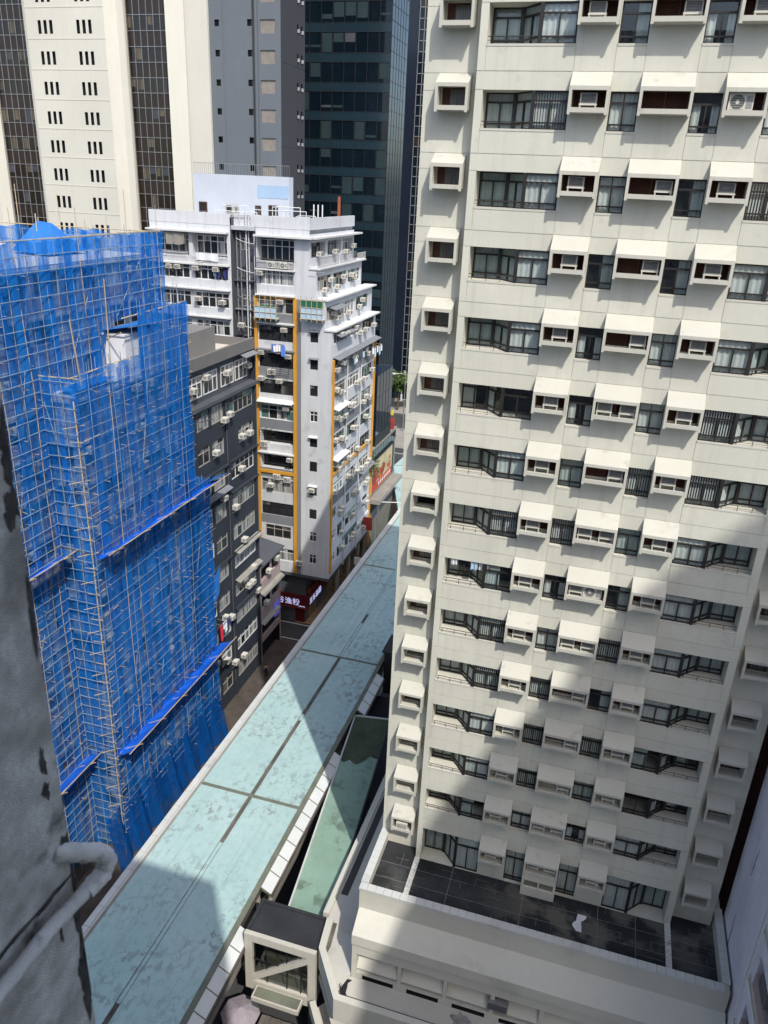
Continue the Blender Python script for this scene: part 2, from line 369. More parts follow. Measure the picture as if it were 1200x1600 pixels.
# ================================================================== beige apartment tower
TY = 33.9; SY = 34.6; FH = 2.9
ZK = lambda k: 58.2 - FH*k
cx = dict(L=-6.60, a=-2.93, b=-1.46, c=-.39, d=1.48, e=2.53, f=4.01, R=7.71)
tower = thing('apartment_tower', 'tall cream apartment tower with rows of boxed air-conditioner hoods, facing the camera', 'building', (0, 47, 14.6))
ZB, ZT = 14.6, 60.0
LAST = 14
ops = []; U = lambda x: x - cx['L']; Zz = lambda z: z - ZB
W_ = cx['R']-cx['L']
for k in range(0, LAST+1):
    Zj = ZK(k); g = .013
    ops.append((0, Zz(Zj)-g, W_, Zz(Zj)+g, .025, 0, 0))
    ops.append((0, Zz(Zj-.64)-g, .3, Zz(Zj-.64)+g, .02, 0, 0)); ops.append((W_-.33, Zz(Zj-.64)-g, W_, Zz(Zj-.64)+g, .02, 0, 0))
    if k < LAST:
        for q in 'abcdef': ops.append((U(cx[q])-g, Zz(ZK(k+1)), U(cx[q])+g, Zz(Zj-2.0), .022, 0, 0))
        ops.append((.3-g, Zz(ZK(k+1)), .3+g, Zz(Zj-2.0), .02, 0, 0)); ops.append((W_-.35-g, Zz(ZK(k+1)), W_-.35+g, Zz(Zj-2.0), .02, 0, 0))
for k in range(-1, LAST+1):
    Zj = ZK(k); zs = Zz(Zj-2.0) if k < LAST else .02; zh = Zz(Zj-.64)
    ops.append((.30, zs, U(cx['a'])-.02, zh, 1.25, 1, 0)); ops.append((U(cx['f'])+.02, zs, W_-.35, zh, 1.25, 1, 0))
    ops.append((U(cx['b'])+.02, zs, U(cx['c']), zh, .45, 1, 0)); ops.append((U(cx['d'])+.02, zs, U(cx['e']), zh, .45, 1, 0))
    for p, q in ('ab', 'cd', 'ef'): ops.append((U(cx[p])+.1, Zz(Zj-1.28), U(cx[q])-.1, Zz(Zj-.62), .22, 1, 0))
b = MB(); hf(b, (cx['L'], TY, ZB), (1,0,0), (0,1,0), W_, ZT-ZB, ops)
b.build('front_wall', [cream, dark], tower)
b = MB()
for x0, x1 in ((-8.87, -6.6), (7.71, 9.84)):
    op = []
    for k in range(0, LAST+1):
        Zj = ZK(k); op += [(0, Zz(Zj)-.013, x1-x0, Zz(Zj)+.013, .02, 0, 0), (0, Zz(Zj-.62)-.012, x1-x0, Zz(Zj-.62)+.012, .015, 0, 0)]
    for k in range(-1, LAST+1):
        hx = -8.2 if x0 < 0 else 8.02; Zj = ZK(k)
        op.append((hx+.12-x0, Zz(Zj-1.26), hx+1.2-x0, Zz(Zj-.5), .3, 1, 0))
    hf(b, (x0, SY, ZB), (1,0,0), (0,1,0), x1-x0, ZT-ZB, op)
b.face([(-6.6, TY, ZB), (-6.6, SY, ZB), (-6.6, SY, ZT), (-6.6, TY, ZT)]); b.face([(7.71, TY, ZB), (7.71, SY, ZB), (7.71, SY, ZT), (7.71, TY, ZT)])
b.face([(-8.87, SY, 0), (-8.87, 60, 0), (-8.87, 60, ZT), (-8.87, SY, ZT)]); b.face([(9.84, SY, 0), (9.84, 60, 0), (9.84, 60, ZT), (9.84, SY, ZT)])
b.face([(-8.87, 60, 0), (9.84, 60, 0), (9.84, 60, ZT), (-8.87, 60, ZT)])
b.face([(-8.87, SY, ZT), (-6.6, SY, ZT), (-6.6, TY, ZT), (7.71, TY, ZT), (7.71, SY, ZT), (9.84, SY, ZT), (9.84, 60, ZT), (-8.87, 60, ZT)])
b.build('side_wall', [cream, dark], tower)

def hood_mesh(w_, ht, lip, d, zb, t=.11):
    """concrete hood: x 0..w, wall at y=0, front at y=-d, z measured down from the floor joint"""
    b = MB(); lp = ht
    for x0 in (0, w_-t): b.prism([(0, 0), (-d, lp), (-d, zb-.07), (-d+.09, zb-.07), (-d+.14, zb+.02), (0, zb+.02)], x0, x0+t, 'x')
    b.prism([(0, -.002), (-d+.002, lp-.002), (-d+.002, lp-.14), (-d+.08, lp-.14), (-d+.08, lp-.10), (0, -.10)], t, w_-t, 'x')
    b.box(t, -d+.002, zb+.0, w_-t, -d+.09, zb+.17); b.box(t, -d+.09, zb, w_-t, 0, zb+.06)
    return b.mesh('hood', hoodm)
HM = {('ab'): hood_mesh(1.47, -.53, .14, .62, -1.42), ('cd'): hood_mesh(1.87, -.53, .14, .62, -1.42), ('ef'): hood_mesh(1.48, -.53, .14, .62, -1.42)}
HS = hood_mesh(1.34, -.40, .12, .68, -1.37)
def louv_mesh(w_, h2):
    b = MB(); b.box(0, .0, 0, w_, .03, h2); n = int(h2/.055)
    for k in range(n): z = (k+.3)*h2/n; b.prism([(-.035, z-.012), (0, z+.02), (0, z+.03), (-.035, z)], .0, w_, 'x')
    for x in (0, w_*.5-.03, w_-.05): b.box(x, -.045, 0, x+.05, 0, h2)
    return b.mesh('louver_panel', louv)
LM = {'ab': louv_mesh(1.25, .66), 'cd': louv_mesh(1.65, .66), 'ef': louv_mesh(1.26, .66)}
# strip hoods hold a small brown window
b = MB(); b.box(0, 0, 0, 1.08, .03, .05); b.box(0, 0, .70, 1.08, .03, .76)
for x in (0, .26, 1.02): b.box(x, 0, 0, x+.06, .03, .76)
b.box(.04, .01, .04, .28, .025, .72, 0); b.face([(.3, .02, .05), (1.04, .02, .05), (1.04, .02, .7), (.3, .02, .7)], 1)
SWM = b.mesh('small_window', [louv, wincurt2])

def curtain_mesh(spans, h2):
    b = MB()
    for x0, x1, mi in spans:
        n = max(6, int((x1-x0)/.035)); prev = None; ph = R()*6
        for i in range(n+1):
            x = x0+(x1-x0)*i/n; y = .02*math.sin(i*1.15+ph)+.012*math.sin(i*.37+ph*2)
            if prev: b.face([(prev[0], prev[1], .0), (x, y, .0), (x, y, h2), (prev[0], prev[1], h2)], mi)
            prev = (x, y)
    return b
def slats(b, x0, x1, h2, mi=2):
    n = int((x1-x0)/.105)
    for i in range(n):
        x = x0+(i+.5)*(x1-x0)/n; b.face([(x-.032, -.012, .02), (x+.032, .02, .02), (x+.032, .02, h2-.02), (x-.032, -.012, h2-.02)], mi)
def frame_bars(b, w_, h2, y=0., cols=2, f=.055, tz=None, sill=.22, mi=0, d=.06):
    b.box(0, y, 0, w_, y+d, f, mi); b.box(0, y, h2-f, w_, y+d, h2, mi); tz = tz or h2*.70
    b.box(0, y-.01, tz, w_, y+d, tz+.07, mi)
    if sill: b.box(0, y-.012, sill, w_, y+d, sill+.06, mi)
    for c in range(cols+1): x = min(max(c*w_/cols-f/2, 0), w_-f); b.box(x, y-.005, 0, x+f, y+d, (tz if 0 < c < cols else h2), mi)
def set_of(w_, h2):
    b = MB(); frame_bars(b, w_, h2); F = b.mesh('window', bronze)
    b = MB(); b.face([(.03, .03, .03), (w_-.03, .03, .03), (w_-.03, .03, h2-.03), (.03, .03, h2-.03)]); P = b.mesh('pane', pane)
    cs = []
    a = curtain_mesh([(0, w_*.46, 0), (w_*.5, w_, 0)], h2*.98); cs.append(a)
    a = curtain_mesh([(w_*.55, w_, 1)], h2*.98); cs.append(a)
    a = curtain_mesh([(0, w_*.33, 0), (w_*.7, w_, 0)], h2*.7); cs.append(a)
    a = MB(); slats(a, 0, w_, h2); cs.append(a)
    a = curtain_mesh([(0, w_, 0)], h2*.68); cs.append(a)
    a = curtain_mesh([(0, w_*.96, 1)], h2*.97); cs.append(a)
    return F, P, [q.mesh('curtain', [curt, curt2, blind]) for q in cs]
WS = set_of(1.05, 1.36); WD = set_of(1.05, 2.32)

def bay_set(h2, flip, sill=.22):
    """glazing of a balcony bay, 3.3 wide: shallow stretch, slanting stretch, deep stretch"""
    pts = [(0, .95), (1.15, .95), (1.98, .06), (3.32, .06)]
    if flip: pts = [(3.32-x, y) for x, y in pts][::-1]
    def seg_bars(b, p, q, cols, f=.055):
        d = Vector((q[0]-p[0], q[1]-p[1], 0)); L = d.length; u = d/L; v = Vector((-u.y, u.x, 0))
        def bx(a, c, z0, z1, t0=0., t1=.07):
            A = Vector((p[0], p[1], 0)); P4 = [A+u*a+v*t0, A+u*c+v*t0, A+u*c+v*t1, A+u*a+v*t1]
            b.prism([(w.x, w.y) for w in P4], z0, z1, 'z')
        bx(0, L, 0, f); bx(0, L, h2-f, h2); bx(0, L, h2*.72, h2*.72+.07, -.012)
        if sill: bx(0, L, sill, sill+.06, -.012)
        for c in range(cols+1): x = min(max(c*L/cols-f/2, 0), L-f); bx(x, x+f, 0, h2 if c in (0, cols) else h2*.72, -.006)
    F = MB()
    for i in range(3): seg_bars(F, pts[i], pts[i+1], 2)
    for x, y in pts[1:3]: F.box(x-.07, y-.07, 0, x+.07, y+.07, h2)
    P = MB()
    for i in range(3):
        (x0, y0), (x1, y1) = pts[i], pts[i+1]; P.face([(x0, y0+.04, .03), (x1, y1+.04, .03), (x1, y1+.04, h2-.03), (x0, y0+.04, h2-.03)])
    cs = []
    for v in range(5):
        a = MB()
        for i in range(3):
            (x0, y0), (x1, y1) = pts[i], pts[i+1]; shallow = (y0+y1) < .3
            if v == 4 and shallow: continue
            fr = 1. if v in (0, 2, 3) else .55
            n = 30; ph = R()*6; prev = None
            if v == 2 and shallow or v == 3 and shallow:
                m_ = 13
                for k in range(m_):
                    t = (k+.5)/m_; x = x0+(x1-x0)*t; w2 = .028 if v == 2 else .035; a.face([(x-w2, y0+.12, .02), (x+w2, y0+.15, .02), (x+w2, y0+.15, h2-.02), (x-w2, y0+.12, h2-.02)], 2)
                continue
            for k in range(n+1):
                t = k/n*fr; x = x0+(x1-x0)*t; y = y0+(y1-y0)*t+.11+.018*math.sin(k*1.2+ph)
                if prev: a.face([(prev[0], prev[1], .05), (x, y, .05), (x, y, h2-.05), (prev[0], prev[1], h2-.05)], (0, 1)[v == 1 or (not shallow and v == 0)])
                prev = (x, y)
        cs.append(a.mesh('curtain', [curt, curt2, blind]))
    return F.mesh('balcony_window', bronze), P.mesh('pane', pane), cs
BL, BR_ = bay_set(1.36, False), bay_set(1.36, True); BLD, BRD = bay_set(2.32, False, 0), bay_set(2.32, True, 0)
def sill_mesh(w2, d):
    b = MB(); b.box(0, -.015, -.07, w2, d, .012); return b.mesh('window_sill', podm)
SLW, SLB = sill_mesh(1.05, .21), sill_mesh(3.33, .96)
def rail_mesh(flip):
    b = MB(); x0, x1 = (0.02, 1.9) if not flip else (1.4, 3.3)
    b.tube((x0, .05, .26), (x1, .05, .26), .018, 0, 5); b.tube((x0, .05, .13), (x1, .05, .13), .010, 0, 5)
    for x in (x0+.12, x0+.75, x0+1.35): b.tube((x, .05, 0), (x, .05, .26), .014, 0, 5)
    return b.mesh('rail', black)
RLm, RRm = rail_mesh(False), rail_mesh(True)
ac_kinds = [ACT, ACT, ACT, AC]
for k in range(0, LAST+1):
    Zj = ZK(k); rg = random.Random(100+k); last = k == LAST; zs = Zj-2.0 if not last else ZB+.02
    for key in ('ab', 'cd', 'ef'):
        x0, x1 = cx[key[0]], cx[key[1]]
        hd = put('hood', HM[key], tower, (x0, TY, Zj))
        sub('louver_panel', LM[key], hd, (.11, .12, -1.28))
        wd = x1-x0
        if key == 'cd':
            v = [1, 0, 1, 1, 1, 2, 1, 2, 3, 2, 1, 1, 1, 2, 2][k]
            if v == 1: sub('air_conditioner', ACT, hd, (wd*.74, -.02, -1.36))
            if v >= 2: sub('air_conditioner', ACT, hd, (wd*.26, -.02, -1.36))
            if v == 2: sub('air_conditioner', ACT, hd, (wd*.76, -.02, -1.36))
            if v == 3: sub('air_conditioner', ACS, hd, (wd*.66, -.08, -1.30))
        elif key == 'ef' and k == 1: sub('air_conditioner', ACS, hd, (wd*.4, -.1, -1.28))
        else: sub('air_conditioner', ACT, hd, (wd*(.5 if key == 'ef' else .48)+rg.uniform(-.08, .08), -.02, -1.36+rg.uniform(0, .03)))
    for key in ('bc', 'de'):
        x0 = cx[key[0]]; F, P, Cs = WD if last else WS
        wn = put('window', F, tower, (x0+.02, TY+.20, zs)); sub('pane', P, wn)
        v = rg.choice((0, 1, 2, 3, 0, 1, 5)) if not last else rg.choice((0, 5))
        if k == 8 and key == 'de': v = 1
        sub('curtain', Cs[v], wn, (0, .12, .02))
        if not last: sub('window_sill', SLW, wn, (0, -.2, 0))
    for side in 'lr':
        F, P, Cs = (BLD if side == 'l' else BRD) if last else (BL if side == 'l' else BR_)
        x0 = cx['L']+.31 if side == 'l' else cx['f']+.03
        bw = put('balcony_window', F, tower, (x0, TY+.0, zs)); sub('pane', P, bw)
        sub('curtain', Cs[rg.choice((0, 0, 0, 1, 2, 4, 0, 3)) if not last else 0], bw)
        if not last: sub('window_sill', SLB, bw, (-.01, 0, 0))
        if not last: sub('rail', RLm if side == 'l' else RRm, bw)
    put('hood', HS, tower, (-8.22, SY, Zj)); hd = put('hood', HS, tower, (8.0, SY, Zj))
    for x in (-8.22, 8.0):
        h2 = [o for o in tower.children if o.name.startswith('hood')][-2 if x < 0 else -1]
        if k == LAST and x < 0: sub('air_conditioner', AC, h2, (.62, -.06, -1.26))
        elif k not in (7, 10): sub('small_window', SWM, h2, (.13, .1, -1.27))
bl = thing('balcony_laundry', 'white and blue washing hung in the left balcony, halfway up the cream tower', 'laundry', (-5.2, 33.9, 33.0))
def hang(nm, m_, x, y, z, wd, hh, par, sd):
    r = random.Random(sd); b = MB(); prev = None
    for i in range(8):
        a = (x+(i/7-.5)*wd, y+.04*math.sin(i*1.9+sd), z); c = (a[0]+r.uniform(-.03, .03), a[1]+.03, z-hh*(1-.2*r.random()))
        if prev: b.face([prev[0], a, c, prev[1]])
        prev = (a, c)
    return b.build(nm, m_, par)
for i, (c, x, z, wd, hh) in enumerate((('white', -5.85, 34.5, .3, .55), ('black', -5.45, 34.5, .3, .6), ('paleblue', -4.85, 34.35, .35, .5), ('white', -4.5, 34.3, .25, .45), ('lilac', -4.2, 34.3, .28, .5))): hang('garment', cloths[c], x, 33.98+.1*(i % 2), z, wd, hh, bl, i)
b = MB(); b.tube((-6.2, 34.02, 34.52), (-3.4, 34.0, 34.35), .012, 0, 5); b.build('line', black, bl)
# ================================================================== podium with the dark roof terrace
pod = thing('podium_block', 'low cream podium with a black tiled roof terrace at the foot of the cream tower', 'building', (0, 31, 0))
b = MB(); b.face([(-8.5, 30.4, 14.6), (10.0, 30.4, 14.6), (10.0, 36.5, 14.6), (-8.5, 36.5, 14.6)]); b.build('terrace_floor', terr, pod)
b = MB()
def gl(x0, y0, x1, y1): b.face([(x0, y0, 14.606), (x1, y0, 14.606), (x1, y1, 14.606), (x0, y1, 14.606)])
rg = random.Random(5)
for y in (30.75, 31.9, 33.0): gl(-8.5, y, 9.9, y+.025)
for x in (-4.3, -.2, 3.9, 5.9): gl(x, 30.5, x+.028, 33.9)
for _ in range(60):
    x = -8.5+round(rg.random()*46)*.4; y = 30.5+round(rg.random()*6)*.5
    if rg.random() < .5: gl(x, y, x+.016, y+.5)
    else: gl(x, y, x+.8, y+.016)
b.build('tile_joints', grout, pod)
for x in (-6.62, 7.42): b = MB(); b.box(x, 30.4, 14.6, x+.3, 33.9, 14.68); b.build('terrace_kerb', plaster, pod)
b = MB()
for i in range(41): x = -8.85+i*.46; b.box(x, 29.98, 15.40, x+.445, 30.42, 15.52)
for i in range(10): y = 30.46+i*.46; b.box(-8.88, y, 15.40, -8.44, y+.445, 15.52); b.box(9.9, y, 15.40, 10.3, y+.445, 15.52)
b.build('parapet_coping', coping, pod)
b = MB(); b.box(-8.82, 30.02, 9.0, 10.25, 30.38, 15.4); b.box(-8.82, 30.38, 9.0, -8.5, 34.6, 15.4); b.box(9.95, 30.38, 9.0, 10.25, 36.2, 15.4)
b.build('parapet_wall', podm, pod)
b = MB(); b.prism([(30.02, 14.05), (28.80, 13.30), (28.80, 12.62), (28.92, 12.62), (28.92, 13.1), (30.02, 13.75)], -8.80, 10.3, 'x'); b.build('sloping_canopy', podm, pod)
# window band under the canopy
ops = []
xx = -8.5; i = 0
while xx < 9.5:
    w2 = 2.35; ops.append((xx+8.8, .55, xx+8.8+w2, 1.95, .7, 2, 0)); ops.append((xx+8.8+.35, .08, xx+8.8+w2-.2, .40, .4, 1, 1)); xx += w2+.22
b = MB(); hf(b, (-8.8, 28.95, 9.8), (1,0,0), (0,1,0), 19.1, 3.0, ops); b.box(-8.8, 28.97, 9.8, -8.78, 30.1, 12.9); b.face([(-8.8, 28.95, 12.8), (10.3, 28.95, 12.8), (10.3, 30.1, 12.8), (-8.8, 30.1, 12.8)])
b.build('lower_wall', [podm, dark, dark], pod)
b = MB()
xx = -8.5
for i in range(7):
    b.prism([(29.0, 10.55), (29.5, 11.1), (29.5, 11.16), (29.0, 10.62)], xx, xx+2.35, 'x'); xx += 2.57
b.build('sunshade_blade', podm, pod)
pa = MB(); pa.box(-.55, -.35, 0, .55, 0, .55, 0); pa.box(-.5, -.36, .05, .5, -.34, .5, 1); PA = pa.mesh('air_conditioner', [alum, acd])
for x in (-.6, 4.6): put('air_conditioner', PA, pod, (x, 29.1, 10.9))
# lower roof, chamfered corner, wrapping the left side
zr = 9.8
outl = [(-11.45, 46), (-11.35, 31.5), (-11.1, 29.85), (-9.22, 27.2), (11, 27.2), (11, 30.2), (-8.7, 30.2), (-8.7, 46)]
b = MB(); b.face([(x, y, zr) for x, y in outl]); b.face([(x, y, 7.6) for x, y in outl]); b.build('lower_roof', roofpale, pod)
b = MB()  # low hips on the roof at the canopy end
b.face([(-8.8, 29.0, 10.0), (-10.9, 29.6, 9.806), (-10.6, 31.6, 9.806)]); b.face([(-8.8, 29.0, 10.0), (-10.6, 31.6, 9.806), (-8.8, 31.0, 10.1)]); b.face([(-8.8, 29.0, 10.0), (-9.3, 27.6, 9.806), (-10.9, 29.6, 9.806)])
b.build('roof_hip', roofpale, pod)
def offs(p, q, d): v = Vector((q[0]-p[0], q[1]-p[1])); n = Vector((-v.y, v.x)).normalized()*d; return (p[0]+n.x, p[1]+n.y), (q[0]+n.x, q[1]+n.y)
b = MB(); g2 = MB()
edge = [(-11.35, 31.9), (-11.1, 29.85), (-9.22, 27.2), (11, 27.2)]
inn = [(-10.93, 31.9), (-10.72, 29.98), (-9.02, 27.56), (11, 27.56)]; in2 = [(-10.7, 31.9), (-10.5, 30.05), (-8.9, 27.82), (11, 27.82)]
for i in range(3):
    b.prism([edge[i], edge[i+1], inn[i+1], inn[i]], 8.5 if i else 8.6, 10.12, 'z'); g2.prism([inn[i], inn[i+1], in2[i+1], in2[i]], 9.8, 9.83, 'z')
b.build('roof_parapet', podm, pod); g2.build('roof_gutter', rust, pod)
b = MB(); b.prism([(-11.75, 32.3), (-11.35, 32.3), (-11.2, 47), (-11.6, 47)], 8.4, 9.95, 'z'); b.build('side_beam', podm, pod)
b = MB(); b.prism([(-11.2, 34), (-10.75, 34), (-10.6, 47), (-11.05, 47)], 9.81, 9.84, 'z'); b.build('side_gutter_shade', asphalt, pod)  # flat dark strip, the gutter's inner shade put into its colour
b = MB(); b.prism([(-10.6, 30.5), (-8.9, 28.2), (11, 28.2), (11, 46), (-10.6, 46)], 0, 7.6, 'z'); b.build('shop_floor_wall', dgrey, pod)
b = MB(); b.prism([(-11.4, 29.2), (-9.6, 26.7), (-9.3, 26.9), (-11.1, 29.4)], 5.2, 6.2, 'z'); b.prism([(-9.6, 26.7), (11, 26.7), (11, 27), (-9.5, 27)], 5.2, 6.2, 'z'); b.prism([(-11.1, 29.4), (-9.3, 26.9), (11, 26.9), (11, 30), (-10, 31)], 5.2, 5.4, 'z'); b.build('canopy_ledge', podm, pod)
b = MB(); blotch = [(2.2+.5*math.cos(t)*(1+.3*math.sin(5*t)), 28.4+.45*math.sin(t)*(1+.25*math.cos(7*t))) for t in [i*.26 for i in range(24)]]
b.face([(x-4.6, y, zr+.006) for x, y in blotch]); b.build('damp_patch', mat('damp_stain', (.30, .29, .27), .9, .45, 1.5), pod)
b = MB(); hf(b, (cx['c'], 33.32, 14.6), (1,0,0), (0,1,0), 1.87, 1.62, [(.14, .62, .90, 1.12, .12, 1, 0), (.98, .62, 1.74, 1.12, .12, 1, 0)])
b.face([(cx['c'], 33.32, 14.6), (cx['c'], 33.9, 14.6), (cx['c'], 33.9, 16.2), (cx['c'], 33.32, 16.2)]); b.face([(cx['d'], 33.32, 14.6), (cx['d'], 33.9, 14.6), (cx['d'], 33.9, 16.2), (cx['d'], 33.32, 16.2)])
b.build('terrace_bay', [cream, mat('frosted_pane', (.20, .19, .15), .3, .15, 3)], tower)
for x in (-8.1, -3.9, 1.0, 6.6): b = MB(); b.disc((x, 30.75, 14.61), .11, 'z', 0, 10); b.build('floor_drain', black, pod)
# cloths that blew onto the roofs
def rag(name, loc, s, m_, seed):
    rg = random.Random(seed); b = MB(); n = 11; G = [[None]*n for _ in range(n)]
    for i in range(n):
        for j in range(n):
            x = (i/(n-1)-.5)*s*.62; y = (j/(n-1)-.5)*s*1.5
            x *= .55+.5*abs(math.sin(j*.55+seed)); x += .16*s*math.sin(j*.5+seed); G[i][j] = (loc[0]+x, loc[1]+y, loc[2]+.02+.05*s*abs(math.sin(i*1.7+j*1.1+seed))+.02*rg.random())
    for i in range(n-1):
        for j in range(n-1): b.face([G[i][j], G[i+1][j], G[i+1][j+1], G[i][j+1]])
    return b.build(name, m_)
tag(rag('fallen_cloth', (2.97, 32.4, 14.6), .75, cloths['white'], 3), 'crumpled white cloth lying on the black tiled terrace', 'cloth')
tag(rag('fallen_cloth', (-8.9, 28.15, 9.83), .75, cloths['black'], 8), 'crumpled black cloth lying on the pale lower roof corner', 'cloth')
# ================================================================== elevated covered walkway
fb = thing('covered_footbridge', 'long covered footbridge with a stained pale teal roof running up the street', 'footbridge', (-21, 60, 0))
XL, XR, XC = -25.4, -16.5, -20.62; ZR = 9.0
b = MB(); b.box(XL+.1, 5, 8.2, XR-.1, 100, 8.9); b.build('roof_slab', rust, fb)
js = [5, 21, 40.7, 60.2, 80, 100]
for y0, y1 in zip(js, js[1:]):
    for x0, x1 in ((XL+.75, XC-.17), (XC+.17, XR-.36)):
        b = MB(); b.box(x0, y0+.17, 8.9, x1, y1-.17, ZR); b.build('roof_panel', teal, fb)
for y0, y1 in ((5, 20), (24, 36), (50.1, 50.9), (60.4, 67.), (69, 100)): b = MB(); b.box(XC-.12, y0, 8.9, XC+.12, y1, 8.985); b.build('seam_cover', teal, fb)
for y in js[1:5]: b = MB(); b.box(XL+.75, y-.165, 8.9, XR-.36, y+.165, 8.965); b.build('roof_gutter', olive, fb)
b = MB(); b.box(XR-.355, 5, 8.9, XR, 100, 8.97); b.build('roof_gutter', olive, fb)
b = MB(); y = 5
while y < 100: b.box(XL, y, 8.6, XL+.42, y+1.47, 9.08); b.box(XL+.44, y, 8.6, XL+.56, y+1.47, 9.05); y += 1.5
b.box(XL+.05, 5, 8.5, XL+.74, 100, 8.99, 1); b.build('roof_coping', [coping, concm], fb)
for y0, y1 in ((53.2, 59), (33.6, 47.4), (8, 30.6)):
    b = MB(); n = max(1, round((y1-y0)/1.45)); q = (y1-y0)/n
    for i in range(n): ya = y0+i*q; b.prism([(XR-.02, 8.93), (XR+.68, 8.52), (XR+.68, 8.46), (XR-.02, 8.86)], ya, ya+q-.03, 'y', 0)
    for i in range(1, n): b.prism([(XR-.02, 8.945), (XR+.68, 8.535), (XR+.68, 8.53), (XR-.02, 8.94)], y0+i*q-.05, y0+i*q+.03, 'y', 1)
    b.prism([(XR-.01, 8.84), (XR+.66, 8.43), (XR+.66, 8.25), (XR-.01, 8.6)], y0, y1, 'y', 1)
    b.box(XR+.66, y0, 8.2, XR+.78, y1, 8.5, 2); b.build('skylight_strip', [skyl, olive, rust], fb)
b = MB(); b.box(XL+.5, 5, 4.6, XR-.3, 100, 5.2); b.build('deck', concm, fb)
for y in range(8, 101, 13): b = MB(); b.box(XC-.5, y, 0, XC+.5, y+1, 4.6); b.build('pier', concm, fb)
for x in (XL+.6, XR-.5):
    for y in range(10, 100, 8): b = MB(); b.box(x-.1, y, 5.2, x+.1, y+.2, 8.2); b.build('post', beigepan, fb)
    b = MB(); b.box(x-.06, 5, 5.2, x+.06, 100, 6.2); b.build('parapet', beigepan, fb)
b = MB(); b.prism([(XR+.0, 96), (XR, 133), (-30.5, 127.5), (-31.2, 116), (-28.6, 107), (XL-.05, 98), (XL, 96)], 8.3, 9.07, 'z'); b.build('junction_roof', teal, fb)
b = MB(); b.prism([(-31.3, 116), (-31.1, 115.9), (XR, 121.4), (XR, 121.6)], 9.072, 9.09, 'z'); b.build('roof_gutter', olive, fb)
b = MB(); b.prism([(XR+.02, 48), (-13.9, 48), (-14.1, 58), (XR+.02, 58)], 7.0, 7.2, 'z'); b.build('side_landing', dark, fb)
b = MB(); b.box(-16.2, 60.2, 6, -13.4, 63, 10.6); b.box(-16.4, 60.0, 10.6, -13.2, 63.2, 10.75); b.build('lift_shaft', black, fb)
# second canopy branching off, green
gc = thing('stair_canopy', 'flat green canopy roof, mossy and dark at its far end, between footbridge and cream tower', 'canopy', (-14, 43, 0))
A, B_, C_, D_ = (-16.45, 52.6), (-13.5, 53.1), (-11.65, 33.0), (-14.25, 33.0)
b = MB(); b.prism([A, B_, C_, D_], 8.35, 8.6, 'z'); b.build('canopy_roof', teal2, gc)
def lerp(p, q, t): return (p[0]+(q[0]-p[0])*t, p[1]+(q[1]-p[1])*t)
b = MB(); rg = random.Random(4); top = [lerp(A, B_, i/8) for i in range(9)]; low = [lerp(lerp(A, D_, .27), lerp(B_, C_, .27), i/8) for i in range(9)]
for i in range(9): low[i] = (low[i][0], low[i][1]+rg.uniform(-.7, .7))
for i in range(8): b.face([(top[i][0], top[i][1], 8.606), (top[i+1][0], top[i+1][1], 8.606), (low[i+1][0], low[i+1][1], 8.606), (low[i][0], low[i][1], 8.606)])
b.build('moss_patch', moss, gc)
for p, q in ((A, D_), (B_, C_), (A, B_)):
    b = MB(); p2, q2 = offs(p, q, -.12 if p == A and q == D_ else .12); b.prism([p, q, q2, p2], 8.2, 8.72, 'z'); b.build('canopy_edge', coping if p == A else black, gc)
for t in (.05, .35, .65, .95):
    p = lerp(lerp(A, B_, .5), lerp(D_, C_, .5), t); b = MB(); b.tube((p[0], p[1], 0), (p[0], p[1], 8.35), .16, 0, 8); b.build('post', dgrey, gc)
# link bridge with the diagonal brace
lk = thing('link_bridge', 'short enclosed link bridge with a black flat roof and a white diagonal brace', 'footbridge', (-13.4, 30.9, 0))
b = MB(); b.box(-15.75, 29.85, 9.3, -11.25, 32.2, 9.62); b.build('roof', blackroof, lk)
b = MB()
for x0, y0, x1, y1 in ((-15.75, 32.0, -11.25, 32.2), (-15.75, 29.85, -15.55, 32.0), (-11.45, 29.85, -11.25, 32.0)): b.box(x0, y0, 9.62, x1, y1, 9.72)
b.build('roof_kerb', blackroof, lk)
b = MB(); x0, x1, z0, z1 = -15.75, -11.2, 5.1, 9.75; yf = 29.6
b.box(x0, yf, z0, x0+.5, yf+.28, z1); b.box(x1-.48, yf, z0, x1, yf+.28, z1); b.box(x0+.5, yf, z1-.55, x1-.48, yf+.28, z1); b.box(x0+.5, yf, z0, x1-.48, yf+.28, z0+.75)
b.prism([(x0+.5, 5.85), (x0+.5, 6.30), (x1-.48, 9.2), (x1-.48, 8.72)], yf+.003, yf+.27, 'y'); b.build('brace_frame', beigepan, lk)
b = MB(); b.face([(x0, yf+.2, z0), (x1, yf+.2, z0), (x1, yf+.2, z1), (x0, yf+.2, z1)]); b.build('window', glassmat('grey_glass', (.45, .47, .45), .06), lk)
b = MB()
for x in (-14.4, -13.1, -12.2): b.box(x, yf+.12, 5.8, x+.05, yf+.17, 9.3)
b.box(x0, yf+.12, 7.6, x1, yf+.17, 7.66); b.build('window_bar', black, lk)
b = MB(); b.box(x0+.1, 29.9, 5.0, x1-.1, 32.1, 5.3); b.box(x0+.2, 31.9, 5.3, x1-.2, 32.0, 9.3); b.box(-14.9, 30.8, 5.3, -13.2, 31.0, 6.5, 1); b.build('floor', [concm, olive], lk)
aw = MB(); aw.box(-15.0, 28.75, 5.3, -11.95, 29.55, 5.62); aw.box(-14.9, 28.85, 5.62, -12.05, 29.5, 5.635, 1); aw.build('porch_roof', [beigepan, olive], lk)
